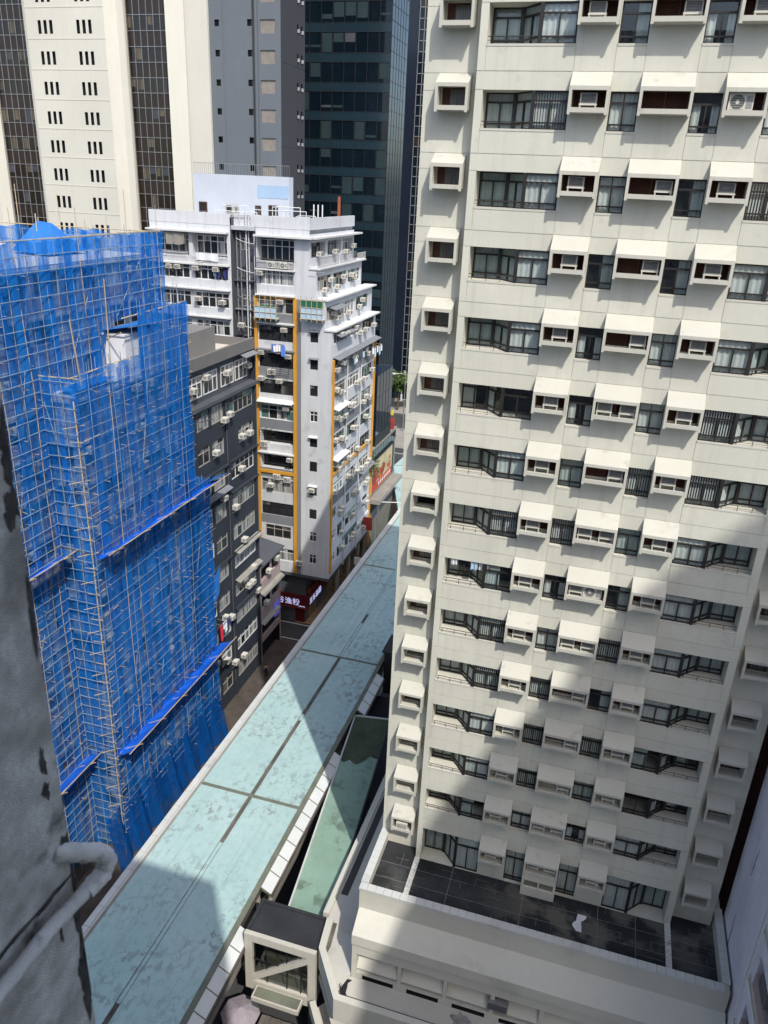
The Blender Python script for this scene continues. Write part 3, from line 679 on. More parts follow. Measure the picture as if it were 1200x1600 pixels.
b = MB(); b.box(-15.6, 30, 0, -15.2, 30.4, 5.1); b.build('post', dgrey, lk); b = MB(); b.box(-11.8, 30, 0, -11.4, 30.4, 5.1); b.build('post', dgrey, lk)
# street under the bridge: shed roof, umbrella stall
sh = MB()
for i in range(9): sh.box(-14.5+i*.33, 26.3, 3.6+.04*(i % 2), -14.19+i*.33, 29.2, 3.68+.04*(i % 2))
tag(sh.build('shed_roof', rust), 'rusty brown corrugated shed roof below the link bridge', 'roof')
b = MB(); b.box(-14.4, 26.4, 0, -11.6, 29, 3.55); tag(b.build('market_shed', dgrey), 'dark market shed standing under the rusty brown roof', 'shed')
um = thing('market_umbrella', 'faded lilac square umbrella over a street stall beside the footbridge', 'umbrella', (-16.1, 29.4, 0))
b = MB(); c = (-16.1, 29.4, 3.3); rr = [(c[0]+1.25*math.cos(t), c[1]+1.25*math.sin(t), 2.75) for t in [math.pi/4*i+.3 for i in range(8)]]
for i in range(8): b.face([c, rr[i], rr[(i+1) % 8]]); q, q2 = rr[i], rr[(i+1) % 8]; b.face([q, q2, (q2[0], q2[1], 2.6), (q[0], q[1], 2.6)])
b.build('canopy', cloths['lilac'], um); b = MB(); b.tube((-16.1, 29.4, 0), c, .03, 0, 6); b.build('pole', alum, um)
st = thing('market_stall', 'street stall table piled with pale and orange goods under the lilac umbrella', 'stall', (-15.6, 28.4, 0))
b = MB(); b.box(-16.2, 27.9, .8, -15.1, 29.1, .86)
for x in (-16.1, -15.2):
    for y in (28, 29): b.box(x, y, 0, x+.05, y+.05, .8)
b.build('table', beigepan, st); rg = random.Random(2); b = MB(); b2 = MB()
for i in range(10):
    q = b if i % 3 else b2; x, y = rg.uniform(-16.1, -15.3), rg.uniform(28, 28.9); q.box(x, y, .865, x+.2, y+.18, .9+rg.random()*.3)
b.build('goods', coping, st); b2.build('goods', orange, st)
# ================================================================== camera's own building and its outside wall pier
hb = thing('home_building', 'rough stained concrete wall edge of the nearest building, close at the left', 'building', (-5, -8, 0))
b = MB(); b.box(-30, -16, 0, 5.3, -1.2, 62.5); b.build('wall', plaster, hb)
b = MB(); b.box(-9, -1.2, 30, -1.6, 1.72, 56); b.build('pier', plaster, hb)
def blotch(name, pts, seed, x=-1.597):
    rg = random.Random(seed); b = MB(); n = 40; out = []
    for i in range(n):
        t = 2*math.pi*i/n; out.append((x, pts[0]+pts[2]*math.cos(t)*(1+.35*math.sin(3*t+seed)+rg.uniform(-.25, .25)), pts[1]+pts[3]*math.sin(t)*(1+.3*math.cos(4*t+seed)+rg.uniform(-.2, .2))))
    b.face([(p[0], min(p[1], 1.72), p[2]) for p in out]); return b.build(name, mould_shade, hb)
mould_shade = mat('black_mould_shade', (.06, .055, .05), .95, .6, 14)
for i, p in enumerate(((1.71, 50.28, .03, .10), (1.70, 50.10, .035, .06), (1.715, 49.75, .014, .16), (1.66, 49.20, .012, .06), (1.655, 49.08, .016, .035), (1.715, 48.42, .02, .22), (1.70, 48.10, .03, .18), (1.60, 48.645, .10, .012), (1.40, 48.655, .12, .012), (1.70, 48.80, .03, .04), (1.62, 48.45, .006, .05))): blotch('mould_shade_mark', p, i+1)  # mould marks; the long thin ones along the pipe are its painted shadow
X0 = -1.5
pp = MB(); pts = [(X0, .78, 49.10), (X0, 1.02, 49.27), (X0, 1.30, 49.42), (X0+.02, 1.50, 49.43)]
def blob(b, pts, r, seed, mi=0, seg=10):
    """lumpy painted pipe following points"""
    rg = random.Random(seed); P = [Vector(p) for p in pts]; dense = []
    for i in range(len(P)-1):
        for t in range(6): dense.append(P[i].lerp(P[i+1], t/6))
    dense.append(P[-1]); rings = []
    for i, c in enumerate(dense):
        d = (dense[min(i+1, len(dense)-1)]-dense[max(i-1, 0)]).normalized(); a = Vector((1, 0, 0)).cross(d).normalized() if abs(d.x) < .95 else Vector((0,0,1)); e = d.cross(a); rr = r*(1+rg.uniform(-.08, .10))
        base = len(b.v); rings.append(base)
        for k in range(seg): th = 2*math.pi*k/seg; b.v.append(tuple(c+(a*math.cos(th)+e*math.sin(th))*rr*(1+rg.uniform(-.06, .06))))
    for i in range(len(rings)-1):
        for k in range(seg): b.f.append((rings[i]+k, rings[i]+(k+1) % seg, rings[i+1]+(k+1) % seg, rings[i+1]+k)); b.m.append(mi)
    b.f.append(tuple(rings[-1]+k for k in range(seg))); b.m.append(mi)
blob(pp, [(-1.55, 1.05, 48.60), (-1.55, 1.34, 48.60), (-1.55, 1.53, 48.60), (-1.54, 1.74, 48.58)], .026, 3)
pp.build('drain_pipe', pipew, hb, True)
pp = MB(); blob(pp, [(-1.54, 1.70, 48.58), (-1.53, 1.79, 48.585), (-1.53, 1.83, 48.62), (-1.54, 1.80, 48.68), (-1.56, 1.73, 48.74), (-1.62, 1.66, 48.79)], .034, 9); pp.build('pipe_elbow', pipew, hb, True)
# unseen block behind the camera, outline shaped to shade the lower right of the tower
nb = [(21.5, 0), (21.8, 70), (24.4, 80.5), (27.4, 87.4), (29.6, 93), (30.2, 95.6), (35.6, 103.4), (36, 106), (40.5, 111), (51, 123), (60, 123), (60, 0)]
tb = thing('shade_caster_block', 'unseen grey block behind the window, outline shaped to cast shade on the cream tower', 'building', (40, -14, 0))
b = MB(); b.prism(nb, -16, -12, 'y'); b.build('wall', mgrey, tb)
# ================================================================== right hand neighbours
pk = thing('lavender_building', 'cracked lavender plaster side wall at the lower right corner', 'building', (14, 25, 0))
b = MB(); hf(b, (10.42, 12, 0), (0,1,0), (1,0,0), 22.8, 38, []); b.face([(10.42, 34.8, 0), (24, 34.8, 0), (24, 34.8, 38), (10.42, 34.8, 38)]); b.face([(10.42, 12, 38), (24, 12, 38), (24, 34.8, 38), (10.42, 34.8, 38)]); b.face([(10.42, 12, 0), (24, 12, 0), (24, 12, 38), (10.42, 12, 38)])
b.build('wall', lav, pk)
rg = random.Random(6)
for y, z, n in ((33.0, 17.5, 9), (32.4, 22.4, 7)):
    b = MB(); p = (y, z)
    for i in range(n):
        q = (p[0]+rg.uniform(-.08, .10), p[1]-rg.uniform(.15, .4)); w2 = .02+.03*math.sin(i/n*3.14)
        b.face([(10.414, p[0]-w2, p[1]), (10.414, p[0]+w2, p[1]), (10.414, q[0]+w2, q[1]), (10.414, q[0]-w2, q[1])]); p = q
    b.build('crack', crackm, pk)
ops = [(1.2, .5, 3.0, 1.9, .5, 1, 0)]
b = MB()
for z0 in (17.2, 20.1, 23.0, 26):
    b.box(9.72, 22, z0, 10.41, 27.2, z0+.22, 1); b.box(9.8, 22, z0+.22, 10.41, 23.2, z0+2.88); b.box(9.8, 26.7, z0+.22, 10.41, 27.1, z0+2.88); b.box(9.8, 23.2, z0+1.9, 10.41, 26.7, z0+2.88); b.box(9.8, 23.2, z0+.22, 10.41, 26.7, z0+.9, 2); b.box(10.2, 23.2, z0+.9, 10.41, 26.7, z0+1.9, 3)
b.build('window_bay', [lav, beigepan, pinkw, dark], pk)
for z0 in (17.2, 20.1, 23.0): put('air_conditioner', PA, pk, (10.15, 25.6, z0+.92), X90*-1)
b = MB(); b.path([(9.66, 27.25, 27), (9.66, 27.25, 17.4), (9.66, 27.0, 17.2), (9.66, 25, 17.1)], .035); b.path([(9.64, 26.9, 30), (9.64, 26.9, 20.2), (9.64, 24, 20.2)], .03); b.build('drain_pipe', white, pk)
mr_ = thing('brown_tiled_building', 'dark maroon tiled wall with small diamond openings between cream tower and lavender wall', 'building', (15, 40, 0))
b = MB(); b.box(9.9, 37.5, 0, 30, 55, 46); b.build('wall', maroon, mr_)
for i in range(9):
    z = 14+i*3.0; b = MB(); b.face([(10.62, 37.49, z), (10.82, 37.49, z+.45), (10.62, 37.49, z+.9), (10.42, 37.49, z+.45)]); b.build('diamond_opening', dark, mr_)
# ================================================================== building wrapped in bamboo scaffolding and blue netting
bs = thing('old_apartment_building', 'pale and mauve apartment block behind blue netting, stepped street front', 'building', (-38, 46, 0))
def facade(name, parent, o, ud, nd, Wd, floors, spandrel_mi, seed, mats, z0=0., fh=2.9):
    rg = random.Random(seed); ops = []
    for f in range(floors):
        z = z0+f*fh; ops.append((0, z, Wd, z+.95, .0, spandrel_mi, spandrel_mi)); ops.append((0, z+2.55, Wd, z+2.72, -.18, 0, 0))
        u = .5
        while u < Wd-1.2:
            w2 = rg.choice((1.5, 2.0, 2.4)); ops.append((u, z+.95, min(u+w2, Wd-.2), z+2.45, .18, rg.choice((2, 2, 3, 3, 0)), 0)); u += w2+rg.choice((.2, .35, .5))
    b = MB(); hf(b, o, ud, nd, Wd, floors*fh+z0, ops); return b.build(name, mats, parent)
bmat = [paletile, mauve, winglass, wincurt2]
facade('street_wall', bs, (-32.5, 40.9, 0), (0,1,0), (-1,0,0), 12.7, 13, 1, 11, bmat)
facade('end_wall', bs, (-35.4, 40.9, 0), (1,0,0), (0,1,0), 2.9, 13, 0, 12, bmat)
facade('street_wall', bs, (-35.2, 28, 0), (0,1,0), (-1,0,0), 26.7, 15, 1, 13, bmat, 2.0)
b = MB(); b.box(-35.2, 40.9, 37.7, -32.5, 53.6, 37.75); b.box(-55, 28, 45.45, -35.2, 54.7, 45.5); b.face([(-55, 53.6, 0), (-32.5, 53.6, 0), (-32.5, 53.6, 37.7), (-55, 53.6, 37.7)]); b.face([(-55, 54.7, 37.7), (-35.2, 54.7, 37.7), (-35.2, 54.7, 45.5), (-55, 54.7, 45.5)])
b.build('roof', [paletile], bs)
b = MB(); b.box(-34.6, 47.2, 37.75, -32.6, 52.2, 40.6, 0); b.box(-34.6, 47.1, 40.6, -32.55, 52.3, 40.72, 1); b.build('roof_hut', [white, ledgew], bs)
b = MB(); b.box(-52, 36, 45.5, -45, 46, 46.6); b.build('stair_head', [lgrey], bs)
rg = random.Random(21)
for f in range(1, 13):
    for y in rg.sample([41.8, 43.6, 45.5, 47.7, 49.6, 51.5, 52.6], 3): put('air_conditioner', AC, bs, (-32.5, y, f*2.9+1.9), X90)
for f in range(3, 15):
    for y in rg.sample([36.8, 38.4, 39.9, 43.6, 46, 49, 52], 2):
        if y < 40.5 or f*2.9 > 38: put('air_conditioner', AC, bs, (-35.2, y, f*2.9+3.8), X90)

sc = thing('bamboo_scaffold', 'bamboo scaffold with blue netting and slanted catch fans wrapping the apartment block', 'scaffold', (-33, 44, 0))
rg = random.Random(31)
def pole(b, p, q, r=.035, mi=0, jit=.05):
    p = Vector(p); q = Vector(q); n = max(1, int((q-p).length/5)); prev = p
    for i in range(1, n+1):
        c = p.lerp(q, i/n)+Vector((rg.uniform(-jit, jit), rg.uniform(-jit, jit), rg.uniform(-jit, jit)*.5)); b.tube(prev, c, r, mi, 5, r*.9); prev = c
XB, XM, YR = -31.75, -34.3, 40.2
topB = lambda y: 39.2 if y < 46.3 else 42.2 if y < 54.1 else 27.6
# uprights
y = YR
while y < 56: fx = XB+rg.choice((.22, .22, -.06)); b = MB(); pole(b, (fx, y, 0), (fx, y+rg.uniform(-.25,.25), topB(y)+rg.choice((.1, .3, .9, 1.6))), .024, rg.choice((0, 0, 0, 1)), .08); b.build('upright_pole', [bambg, bamboo], sc); y += rg.uniform(.6, 1.05)
y = 30
while y < 55.3:
    zlo = 0 if y < 40.2 else (38 if y < 46.3 else 41); b = MB(); pole(b, (XM+.2, y, zlo), (XM+.2, y+rg.uniform(-.1,.1), 47.2+rg.choice((0, .2, .6, 1.8))), .024, rg.choice((0, 0, 0, 1)), .08); b.build('upright_pole', [bambg, bamboo], sc); y += .85
for x in (-34.1, -33.3, -32.5): b = MB(); pole(b, (x, YR-.22, 0), (x, YR-.22, 39.3), .034); b.build('upright_pole', [bambg, bamboo], sc)
for x in range(-55, -35, 2): b = MB(); pole(b, (x, 55.2, 38), (x+rg.uniform(-.2,.2), 55.2, 47.4+rg.choice((.2, .5, 2., 2.6))), .034, 1); b.build('upright_pole', [bambg, bamboo], sc)
# ledgers
z = 1.0
while z < 42.2:
    y1 = 56.1 if z < 27.6 else 53.9; y0 = YR-.5 if z < 39.2 else 46.1
    fx = XB+.26; b = MB(); pole(b, (fx, y0, z+rg.uniform(-.14,.14)), (fx, y1+rg.uniform(-.1,.4), z+rg.uniform(-.2,.2)), .017, 0, .09); b.build('ledger_pole', bambg, sc); z += rg.uniform(.7, .92)
z = 2.0
while z < 47.3:
    b = MB(); fx = XM+.26; pole(b, (fx, 30, z+rg.uniform(-.12,.12)), (fx, 55.6 if z > 42 else (46.4 if z > 39.2 else YR+.1), z+rg.uniform(-.12,.12)), .028, 0 if z < 46.5 else 0); b.build('ledger_pole', bambg, sc); z += .82
b = MB(); z = 1.2
while z < 39.2: pole(b, (-34.3, YR-.28, z), (XB+.3, YR-.28, z+rg.uniform(-.05,.05)), .028); z += .82
z = 38.6
while z < 47.5: pole(b, (-56, 55.2, z), (-34.2, 55.2, z+rg.uniform(-.1,.1)), .03); z += .9
stuff(b.build('tie_poles', bambg, sc))
# braces
for (x, y0, z0, y1, z1) in ((XB+.05, 45.6, 26.5, 48.7, 39.5), (XB+.05, 43.2, 27.5, 41.0, 36.5), (XB+.05, 49.8, 28, 53.4, 41), (XB+.05, 46.5, 11, 50.8, 25), (XB+.05, 42, 9, 45.8, 23.5), (XB+.05, 51, 10, 55.4, 26), (XM+.05, 43.5, 39.3, 47.8, 46.6), (XM+.05, 35.5, 17, 39.6, 27), (XM+.05, 36.5, 28.5, 40.5, 46), (XM+.05, 48.8, 41.5, 53.8, 46.8), (XB+.05, 41.5, 1, 46, 9), (XB+.05, 49, 1, 53.5, 9.5)):
    b = MB(); pole(b, (x, y0, z0), (x, y1, z1), .036); b.build('brace_pole', bambg, sc)
for (p, q) in (((-34.1, YR-.1, 17), (-31.9, YR-.1, 23)), ((-31.9, YR-.1, 28), (-34.0, YR-.1, 37.5)), ((-34.1, YR-.1, 28), (-32, YR-.1, 33.5))): b = MB(); pole(b, p, q, .034); b.build('brace_pole', bambg, sc)
# corner mast with its short sticks, outside the net
b = MB(); pole(b, (XB+.2, YR-.25, 0), (XB+.1, YR-.25, 37.8), .05, 0, .03); b.build('corner_pole', bamboo, sc)
b = MB(); z = 1.5; i = 0
while z < 37:
    L = rg.choice((.55, .6, .75, 1.5)); 
    if i % 2: b.tube((XB+.2, YR-.27, z), (XB+.2-.0, YR-.27+L*1.5, z+rg.uniform(-.05,.1)), .024, 0, 5); b.tube((XB+.5, YR-.3, z+.05), (XB-.5, YR-.3, z-.0), .022, 0, 5)
    else: b.tube((XB-.75, YR-.6, z-.15), (XB+.45, YR+.1, z+.1), .024, 0, 5)
    z += rg.uniform(.7, 1.1); i += 1
stuff(b.build('corner_sticks', bamboo, sc))
b = MB()
for i in range(170):
    y = rg.uniform(YR, 56); z = rg.uniform(1, topB(y)-1); b.tube((XB-.2, y, z), (XB+rg.uniform(.25, .5), y+rg.uniform(-.12,.12), z+rg.uniform(-.1,.15)), .018, 0, 4)
for i in range(90):
    y = rg.uniform(36, 40); z = rg.uniform(1, 46); b.tube((XM-.2, y, z), (XM+rg.uniform(.25, .45), y+rg.uniform(-.12,.12), z+rg.uniform(-.1,.1)), .018, 0, 4)
for i in range(60): z = rg.uniform(1, 41); ye = 56.1 if z < 27 else 53.9; b.tube((XB, ye, z), (XB+rg.uniform(-.1,.1), ye+rg.uniform(.3, .7), z+rg.uniform(-.1,.1)), .02, 0, 4)
stuff(b.build('tie_sticks', bamboo, sc))
for (p, q) in (((XB, 40, 39.25), (XB, 46.6, 39.4)), ((XB, 45.8, 42.1), (XB, 54.1, 42.3)), ((XM, 30, 47.15), (XM, 55.4, 47.2)), ((-56, 55.2, 47.0), (-34.2, 55.2, 47.1)), ((-34.4, YR, 39.1), (XB+.4, YR, 39.2)), ((XB, 45.6, 41.2), (-34.4, 47.4, 40.2)), ((-33.5, 46.6, 39), (-33.3, 46.5, 44.5)), ((-33, 42.6, 38), (-33.1, 42.2, 42.4))):
    b = MB(); pole(b, p, q, .045, 0, .04); b.build('top_rail', bamboo, sc)
# netting, one sheet per lift and bay
def sheet(o, ud, nv, Wd, z0, z1, seed, amp=.12, mt=bluenet):
    r = random.Random(seed); nu = max(4, int(Wd/.22)); nz = max(4, int((z1-z0)/1.0)); o = Vector(o); ud = Vector(ud); nv = Vector(nv); b = MB(); ph = r.random()*6; G = []
    for j in range(nz+1):
        row = []
        for i in range(nu+1):
            t = i/nu; z = z0+(z1-z0)*j/nz
            d = amp*math.sin(t*9+ph+j*.35)+.06*math.sin(j*1.3+ph+t*3)+r.uniform(-.03, .03)
            row.append(o+ud*(Wd*t+.07*math.sin(j*.7+ph))+nv*(d+.10)+Vector((0, 0, z+(0 if j not in (0, nz) else .10*math.sin(t*7+ph)))))
        G.append(row)
    b.v = [tuple(p) for row in G for p in row]; n = nu+1
    for j in range(nz):
        for i in range(nu): b.f.append((j*n+i, j*n+i+1, (j+1)*n+i+1, (j+1)*n+i)); b.m.append(0)
    return b.build('netting_sheet', mt, sc, True)
k = 0; y = YR-.1
while y < 55.8:
    wd = rg.uniform(1.7, 2.3); tp = topB(y)
    for z0, z1 in ((.6, 10.4), (10.6, 27.0), (27.2, tp)):
        if z0 > 27 and y > 53.4: continue
        sheet((XB, y, 0), (0,1,0), (1,0,0), min(wd+.35, (56.3 if z0 < 27 else 54.1)-y), z0, z1+.15, k); k += 1
    y += wd
y = 29.5
while y < 55:
    wd = rg.uniform(1.7, 2.4)
    if y < 40.2:
        for z0, z1 in ((.6, 10.2), (10.4, 27.2), (27.4, 47.1)): sheet((XM, y, 0), (0,1,0), (1,0,0), min(wd+.35, 40.4-y if y+wd > 40.2 and z1 < 39 else 9), z0, z1, k); k += 1
    else: sheet((XM, y, 0), (0,1,0), (1,0,0), min(wd+.35, 55.4-y), 38.2 if y < 46 else 41.4, 47.1, k); k += 1
    y += wd
for x in (-34.35, -33.1):
    for z0, z1 in ((.6, 10.3), (10.5, 27.1), (27.3, 39.15)): sheet((x, YR, 0), (1,0,0), (0,-1,0), 1.45, z0, z1, k, .05); k += 1
for x in range(-56, -35, 3): sheet((x, 55.25, 0), (1,0,0), (0,-1,0), 3.3, 38, 46.9, k, .1); k += 1
sheet((XB-.1, 56.15, 0), (-1,0,0), (0,1,0), 2.6, .6, 27.2, k); k += 1; sheet((XB-.1, 54.0, 0), (-1,0,0), (0,1,0), 2.6, 27.2, 42.1, k); k += 1
# vertical hems where sheets are lashed together
y = YR
while y < 56:
    b = MB(); n = 24; prev = None; wv = rg.uniform(.10, .2)
    for i in range(n+1):
        z = .8+(topB(y)-.9)*i/n; yy = y+.12*math.sin(i*.9+y); w2 = wv*(.6+.5*math.sin(i*1.7+y*3)**2)
        if prev: b.face([(XB+.24, prev[0]-prev[2], prev[1]), (XB+.24, prev[0]+prev[2], prev[1]), (XB+.24, yy+w2, z), (XB+.24, yy-w2, z)])
        prev = (yy, z, w2)
    b.build('net_hem', bluefan, sc) if rg.random() < .0 else b.build('net_hem', bluenet, sc); y += rg.uniform(1.0, 1.9)
# catch fans
def fan(x, y0, y1, z, out=1.45):
    b = MB(); n = int((y1-y0)/.7); ph = R()*5; row0 = []; row1 = []
    for i in range(n+1):
        y = y0+(y1-y0)*i/n; row0.append((x-.05, y, z-.35+.08*math.sin(i*1.3))); row1.append((x+out+.06*math.sin(i*.8+ph), y, z+.42+.06*math.sin(i*1.1+ph)))
    rm = [tuple((Vector(p)+Vector(q))/2-Vector((0, 0, .10+.05*math.sin(i*2.1)))) for i, (p, q) in enumerate(zip(row0, row1))]
    for i in range(n): b.face([row0[i], row0[i+1], rm[i+1], rm[i]]); b.face([rm[i], rm[i+1], row1[i+1], row1[i]])
    o = b.build('catch_fan', bluefan, sc)
    b = MB(); pole(b, (x+out, y0-.3, z+.42), (x+out, y1+.4, z+.44), .04, 0, .03)
    y = y0+.8
    while y < y1: b.tube((x-.2, y-.1, z-.45), (x+out+.35, y+.15, z+.55), .03, 0, 5); b.tube((x+out+.05, y-.05, z+.40), (x+out+.03, y+.5, z+.5), .02, 0, 4); y += 3.3
    b.build('fan_pole', bamboo, sc)
fan(XB, 40.3, 57.2, 26.9); fan(XM, 28, 40.0, 26.8); fan(XB, 40.3, 57.3, 10.2); fan(XM, 28, 40.1, 9.6)
b = MB(); n = 27
for i in range(n):
    y0, y1 = 38.2+18.4*i/n, 38.2+18.4*(i+1)/n; f = lambda y: .18*math.sin(y*2.3)+.12*math.sin(y*5.1)
    for (xa, za), (xb, zb) in (((XB+.1, 5.2), (XB+.45, 2.6)), ((XB+.45, 2.6), (XB+.95, .25))): b.face([(xa+f(y0)*.4, y0, za), (xa+f(y1)*.4, y1, za), (xb+f(y1), y1, zb), (xb+f(y0), y0, zb)])
b.build('skirt_net', netmat('dense_netting', (.008, .12, .44), .62, .97), sc)
b = MB(); b.face([(XB+.1, 55.9, 26.8), (XB+1.0, 56.2, 27.3), (XB+.9, 58.6, 27.0), (XB-.6, 58.4, 26.4)]); b.face([(XB, 56.3, 17), (XB+.3, 57.2, 18.4), (XB+.2, 57.1, 15.6), (XB, 56.4, 14.4)]); b.build('loose_flap', bluetarp, sc)
tn = thing('blue_tarp_tent', 'blue tarpaulin tent pitched on the roof of the netted block', 'tent', (-40.5, 49.5, 45.5))
b = MB(); q = [(-42.0, 48.2, 45.7), (-38.4, 47.6, 45.6), (-38.2, 51.6, 45.7), (-42.0, 52.0, 45.8)]; r1, r2 = (-40.9, 49.9, 47.7), (-39.5, 49.7, 47.6)
b.face([q[0], q[1], r2, r1]); b.face([q[2], q[3], r1, r2]); b.face([q[1], q[2], r2]); b.face([q[3], q[0], r1]); b.build('tarpaulin', bluetarp, tn)
b = MB(); b.tube((-40.5, 49.3, 45.5), (-40.5, 49.3, 48.2), .04); b.build('pole', bamboo, tn)
b = MB(); b.face([(-33.9, 46.8, 41.0), (-32.1, 47.4, 41.3), (-32.2, 52.0, 41.2), (-34.2, 52.2, 41.0)]); b.face([(-33.9, 46.8, 41.0), (-34.2, 52.2, 41.0), (-34.3, 52.2, 39.9), (-34.2, 46.5, 39.6)]); tag(b.build('roof_tarpaulin', bluetarp), 'bright blue tarpaulin draped over the white hut on the netted block', 'tarpaulin')
b = MB(); b.face([(-33.8, 41.2, 38.0), (-32.2, 41.0, 38.1), (-32.3, 45.4, 38.2), (-34.0, 45.6, 38.0)]); tag(b.build('terrace_tarpaulin', bluetarp), 'blue tarpaulin spread on the lower terrace of the netted block', 'tarpaulin')
# ================================================================== charcoal building
def xac(parent, x, y, z, kind=None): return put('air_conditioner', kind or AC, parent, (x, y, z), X90)
def awning(parent, x, y0, y1, z, d=.8, dz=.35, m_=None, face='x', name='awning'):
    b = MB()
    if face == 'x': b.prism([(x, z), (x+d, z-dz), (x+d, z-dz-.06), (x, z-.06)], y0, y1, 'y')
    else: b.prism([(x, z), (x-d, z-dz), (x-d, z-dz-.06), (x, z-.06)], y0, y1, 'x')
    return b.build(name, m_ or ledgew, parent)
ch = thing('charcoal_building', 'narrow charcoal walk-up block with cream air conditioners, between blue netting and grey block', 'building', (-36, 62, 0))
CX = -33.0; ops = []; wins = []; rg = random.Random(41)
for f in range(10):
    zt = 32.4-3.2*f
    for (y0, y1) in ((57.0, 59.2), (59.6, 61.9), (63.1, 68.0)):
        if f == 1 and y0 == 63.1: y0 = 64.8
        h2 = 1.65 if f != 9 else 1.8; z0 = zt-h2
        if z0 < .3: continue
        ops.append((y0-56.1, z0, y1-56.1, zt, .22, 1, 0)); wins.append((y0, y1, z0, h2, f))
b = MB(); hf(b, (CX, 56.1, 0), (0,1,0), (-1,0,0), 12.5, 33.0, ops)
b.face([(CX, 68.6, 0), (-48, 68.6, 0), (-48, 68.6, 37), (CX, 68.6, 37)]); b.face([(CX, 56.1, 0), (-48, 56.1, 0), (-48, 56.1, 37), (CX, 56.1, 37)])
b.box(CX-.02, 62.35, 0, CX+.12, 62.75, 33); b.box(CX-.02, 68.2, 0, CX+.10, 68.6, 33)
b.build('wall', [char, dark], ch)
for f in range(10):
    zt = 32.4-3.2*f
    if f in (0, 2, 3, 5, 7):
        b = MB(); b.box(CX, 56.1, zt+.25, CX+.28, 62.3, zt+.40); b.build('ledge', char, ch); b = MB(); b.box(CX, 62.8, zt+.30, CX+.28, 68.6, zt+.45); b.build('ledge', char, ch)
for y0, y1, z0, h2, f in wins:
    cols = 2 if y1-y0 < 2.6 else 4 if f % 2 else 5
    put('window', win_mesh(y1-y0, h2, cols, rg.choice(('curtain', 'curtain', 'mixed', 'green')), (brass, white)[rg.random() < .25], fwid=.07), ch, (CX-.12, y0, z0), X90)
b = MB(); b.box(CX-.75, 56.1, 33, CX-.55, 68.6, 36.1); b.build('top_floor_wall', dgrey, ch)
for y0 in (56.6, 59.4, 62.6, 65.4): put('window', win_mesh(2.5, 1.9, 3, 'mixed', white, fwid=.09), ch, (CX-.52, y0, 33.5), X90)
b = MB(); b.box(CX-.55, 56.1, 32.7, CX+.35, 68.6, 33.02); b.build('ledge', dgrey, ch)
b = MB(); b.box(CX-.3, 56.1, 36.1, CX+.02, 68.6, 37.15); b.box(CX-9, 68.3, 36.1, CX-.3, 68.6, 37.0); b.build('roof_parapet', mat('taupe_wall', (.17, .165, .155), .9, .08, .5), ch)
b = MB(); b.box(-48, 56.1, 36.0, CX-.3, 68.3, 36.25); b.build('roof', mat('cream_screed', (.55, .51, .42), .9, .08, .5), ch)
b = MB(); b.box(-44, 56.2, 36.25, -35.0, 64.6, 38.6); b.box(-35.2, 56.4, 36.25, -34.9, 56.9, 39.6); b.build('roof_house', mat('taupe_render', (.20, .195, .185), .9, .1, .5), ch)
for y, z in ((57.2, 34.2), (59.5, 34.9), (63.4, 34.5), (67.6, 34.4), (61.6, 30.6), (62.6, 30.9), (59.8, 28.0), (65.0, 28.1), (66.6, 28.0), (64.7, 24.9), (60.9, 23.2), (63.2, 21.4), (64.9, 17.2), (64.5, 13.0), (66.8, 13.2), (65.5, 11.6), (66.4, 11.6), (60.3, 10.6), (61.5, 10.0), (67.6, 10.0), (58.0, 6.6), (60.2, 5.6), (62.0, 4.3), (64.0, 3.9)): xac(ch, CX+(.02 if z < 33 else -.5), y, z)
sunk = mat('weathered_awning', (.30, .29, .25), .9, .2, 1)
for y0, y1, z, m_ in ((63.0, 68.4, 16.9, sunk), (63.0, 68.4, 13.65, sunk), (57, 62.2, 24.3, mgrey), (65.6, 68.3, 36.0, mgrey)): awning(ch, CX+.05, y0, y1, z, .55, .22, m_)
for pts in ([(CX+.1, 62.2, 33), (CX+.1, 62.2, 2)], [(CX+.14, 68.45, 36), (CX+.14, 68.45, 3)], [(CX+.3, 57, 31.8), (CX+.5, 59, 31.6)]):
    b = MB(); b.path(pts, .05); b.build('pipe', dgrey, ch)
rk = thing('laundry_rack', 'laundry rack with red and navy clothes hanging off the charcoal facade', 'laundry', (-32.5, 59, 9))
b = MB()
for y in (58.2, 59.0, 59.8): b.tube((CX, y, 11.3), (CX+1.0, y, 11.2), .02)
b.tube((CX+.95, 58, 11.2), (CX+.95, 60.2, 11.2), .02); b.build('rack', alum, rk)
def garment(name, m_, p, wd, hh, parent, ax='y', seed=0):
    b = MB(); n = 6; r = random.Random(seed); prev = None
    for i in range(n+1):
        t = (i/n-.5)*wd; o2 = .05*math.sin(i*2.1+seed); k = hh*(1-.15*r.random())
        a = (p[0]+o2, p[1]+t, p[2]) if ax == 'y' else (p[0]+t, p[1]+o2, p[2]); c = (a[0]+.03, a[1], a[2]-k)
        if prev: b.face([prev[0], a, c, prev[1]]); b.face([(q[0]+.03, q[1]+.02, q[2]) for q in (prev[0], a, c, prev[1])])
        prev = (a, c)
    return b.build(name, m_, parent)
for i, (c, y, hh) in enumerate((('red', 58.3, 1.9), ('white', 58.8, .8), ('white', 59.1, 1.3), ('navy', 59.5, .9), ('navy', 59.9, .8))): garment('garment', cloths[c], (CX+.8, y, 11.2), .42, hh, rk, 'y', i)
